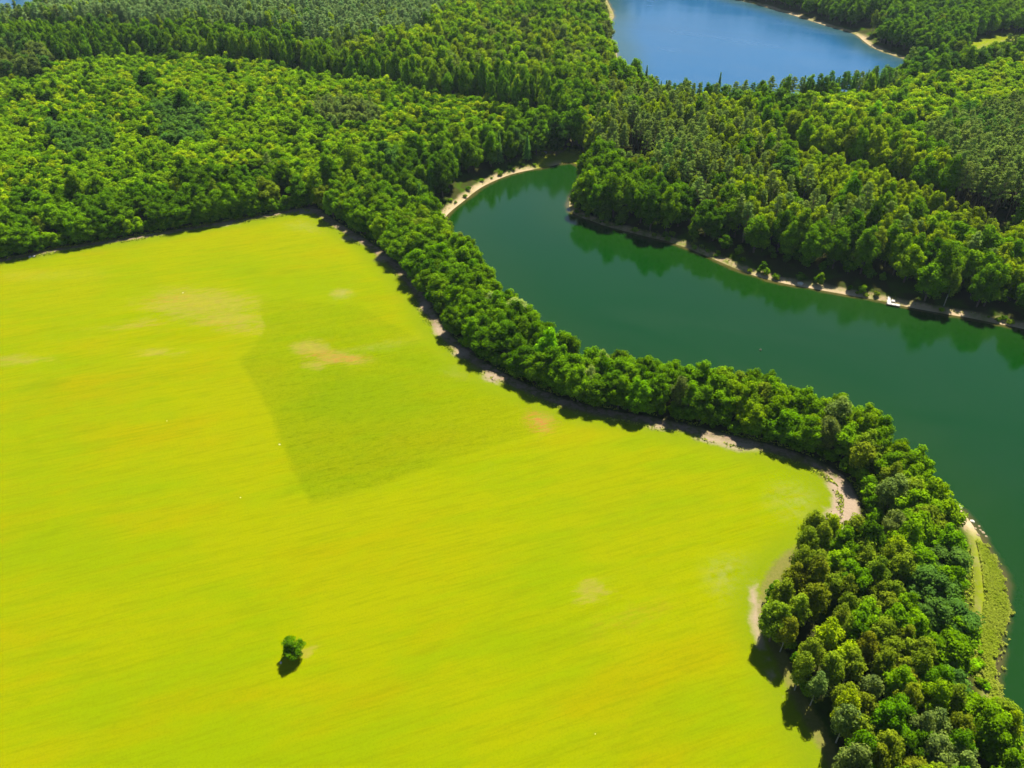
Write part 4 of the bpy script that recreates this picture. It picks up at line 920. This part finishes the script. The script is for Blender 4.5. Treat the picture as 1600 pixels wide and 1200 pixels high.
boulder(376, 778, .15, 'small pale stone between the lone tree and the darker green patch', grp='pale stones lying in the field')
boulder(930, 1147, .09, 'tiny pale stone near the bottom of the field', grp='pale stones lying in the field')
boulder(439, 1036, .22, 'yellowish stone at the lower left of the lone tree', grp='pale stones lying in the field')
for i, (qx, qy, s) in enumerate([(1519, 814, .45), (1530, 822, .3), (1536, 832, .4), (1528, 836, .35), (1541, 838, .3), (1532, 828, .28), (1524, 826, .3)]):
    boulder(qx, qy, s, ['pale flat rock beside the sandy strip of the reed bank', 'brown wet rock in the shallows, closest to open water above the reeds', 'largest brown wet rock in the shallows above the reeds', 'brown wet rock touching the top of the reeds',
                        'outermost brown wet rock beside the reeds', 'small brown rock amid the wet rocks above the reeds', 'small brown rock at the inner side of the wet rocks'][i], M_STONE if i == 0 else M_RUST, 0, 'rock', 'rock', .45, 'rocks in the shallows above the reeds')
for i, (qx, qy, s) in enumerate([(350, 337, .8), (365, 334, .6), (384, 334, .5), (47, 402, .5), (53, 401, .5), (105, 377, .6)]):
    boulder(qx, qy, s, ['large pale boulder lit under the forest edge', 'middle pale boulder of three under the forest edge', 'smallest pale boulder of three under the forest edge', 'left one of two pale stones at the shaded field rim', 'right one of two pale stones at the shaded field rim',
                        'pale stone under the trees left of the notch'][i], grp='pale stones under the forest edge')
boulder(851, 241, .9, 'white boulder in the clearing at the head of the cove', z=1.2)
boulder(906, 215, .8, 'pale rock among trees right of the cove clearing', z=1.2)
boulder(1251, 442, .9, 'bluish grey rock at the shaded back of the sandy shore', M_STONE, .6)
# person by the field edge and floating buoy
M_BUOY = plain('buoy', (.16, .13, .09), .5, .1, 5)
bm = bmesh.new(); bmesh.ops.create_uvsphere(bm, u_segments=12, v_segments=8, radius=.35)
bmesh.ops.create_cone(bm, cap_ends=True, segments=8, radius1=.1, radius2=.06, depth=.5, matrix=__import__('mathutils').Matrix.Translation((0, 0, .5)))
me = bpy.data.meshes.new('buoy'); bm.to_mesh(me); bm.free(); me.materials.append(M_BUOY)
c = ground(1188, 547); tag(link('buoy', me, None, (c[0], c[1], .05)), 'tiny brownish buoy floating alone in the middle of the green lake', 'buoy')

# ------------------------------------------------------------------ haze
if HAZE:
    m = bpy.data.materials.new('haze'); m.use_nodes = True; n = m.node_tree; n.nodes.clear()
    pv = n.nodes.new('ShaderNodeVolumePrincipled'); pv.inputs['Density'].default_value = HAZE; pv.inputs['Color'].default_value = (.62, .78, .95, 1); pv.inputs['Anisotropy'].default_value = .2
    oo = n.nodes.new('ShaderNodeOutputMaterial'); n.links.new(pv.outputs[0], oo.inputs['Volume'])
    bm = bmesh.new(); bmesh.ops.create_cube(bm, size=1); bmesh.ops.scale(bm, vec=(18200, 18200, CAM_H + 12), verts=bm.verts); bmesh.ops.translate(bm, vec=(0, 0, (CAM_H + 12) / 2 - 5.5), verts=bm.verts)
    me = bpy.data.meshes.new('haze'); bm.to_mesh(me); bm.free(); me.materials.append(m); o = link('haze', me); o['kind'] = 'stuff'
print('done', time.time() - T0)
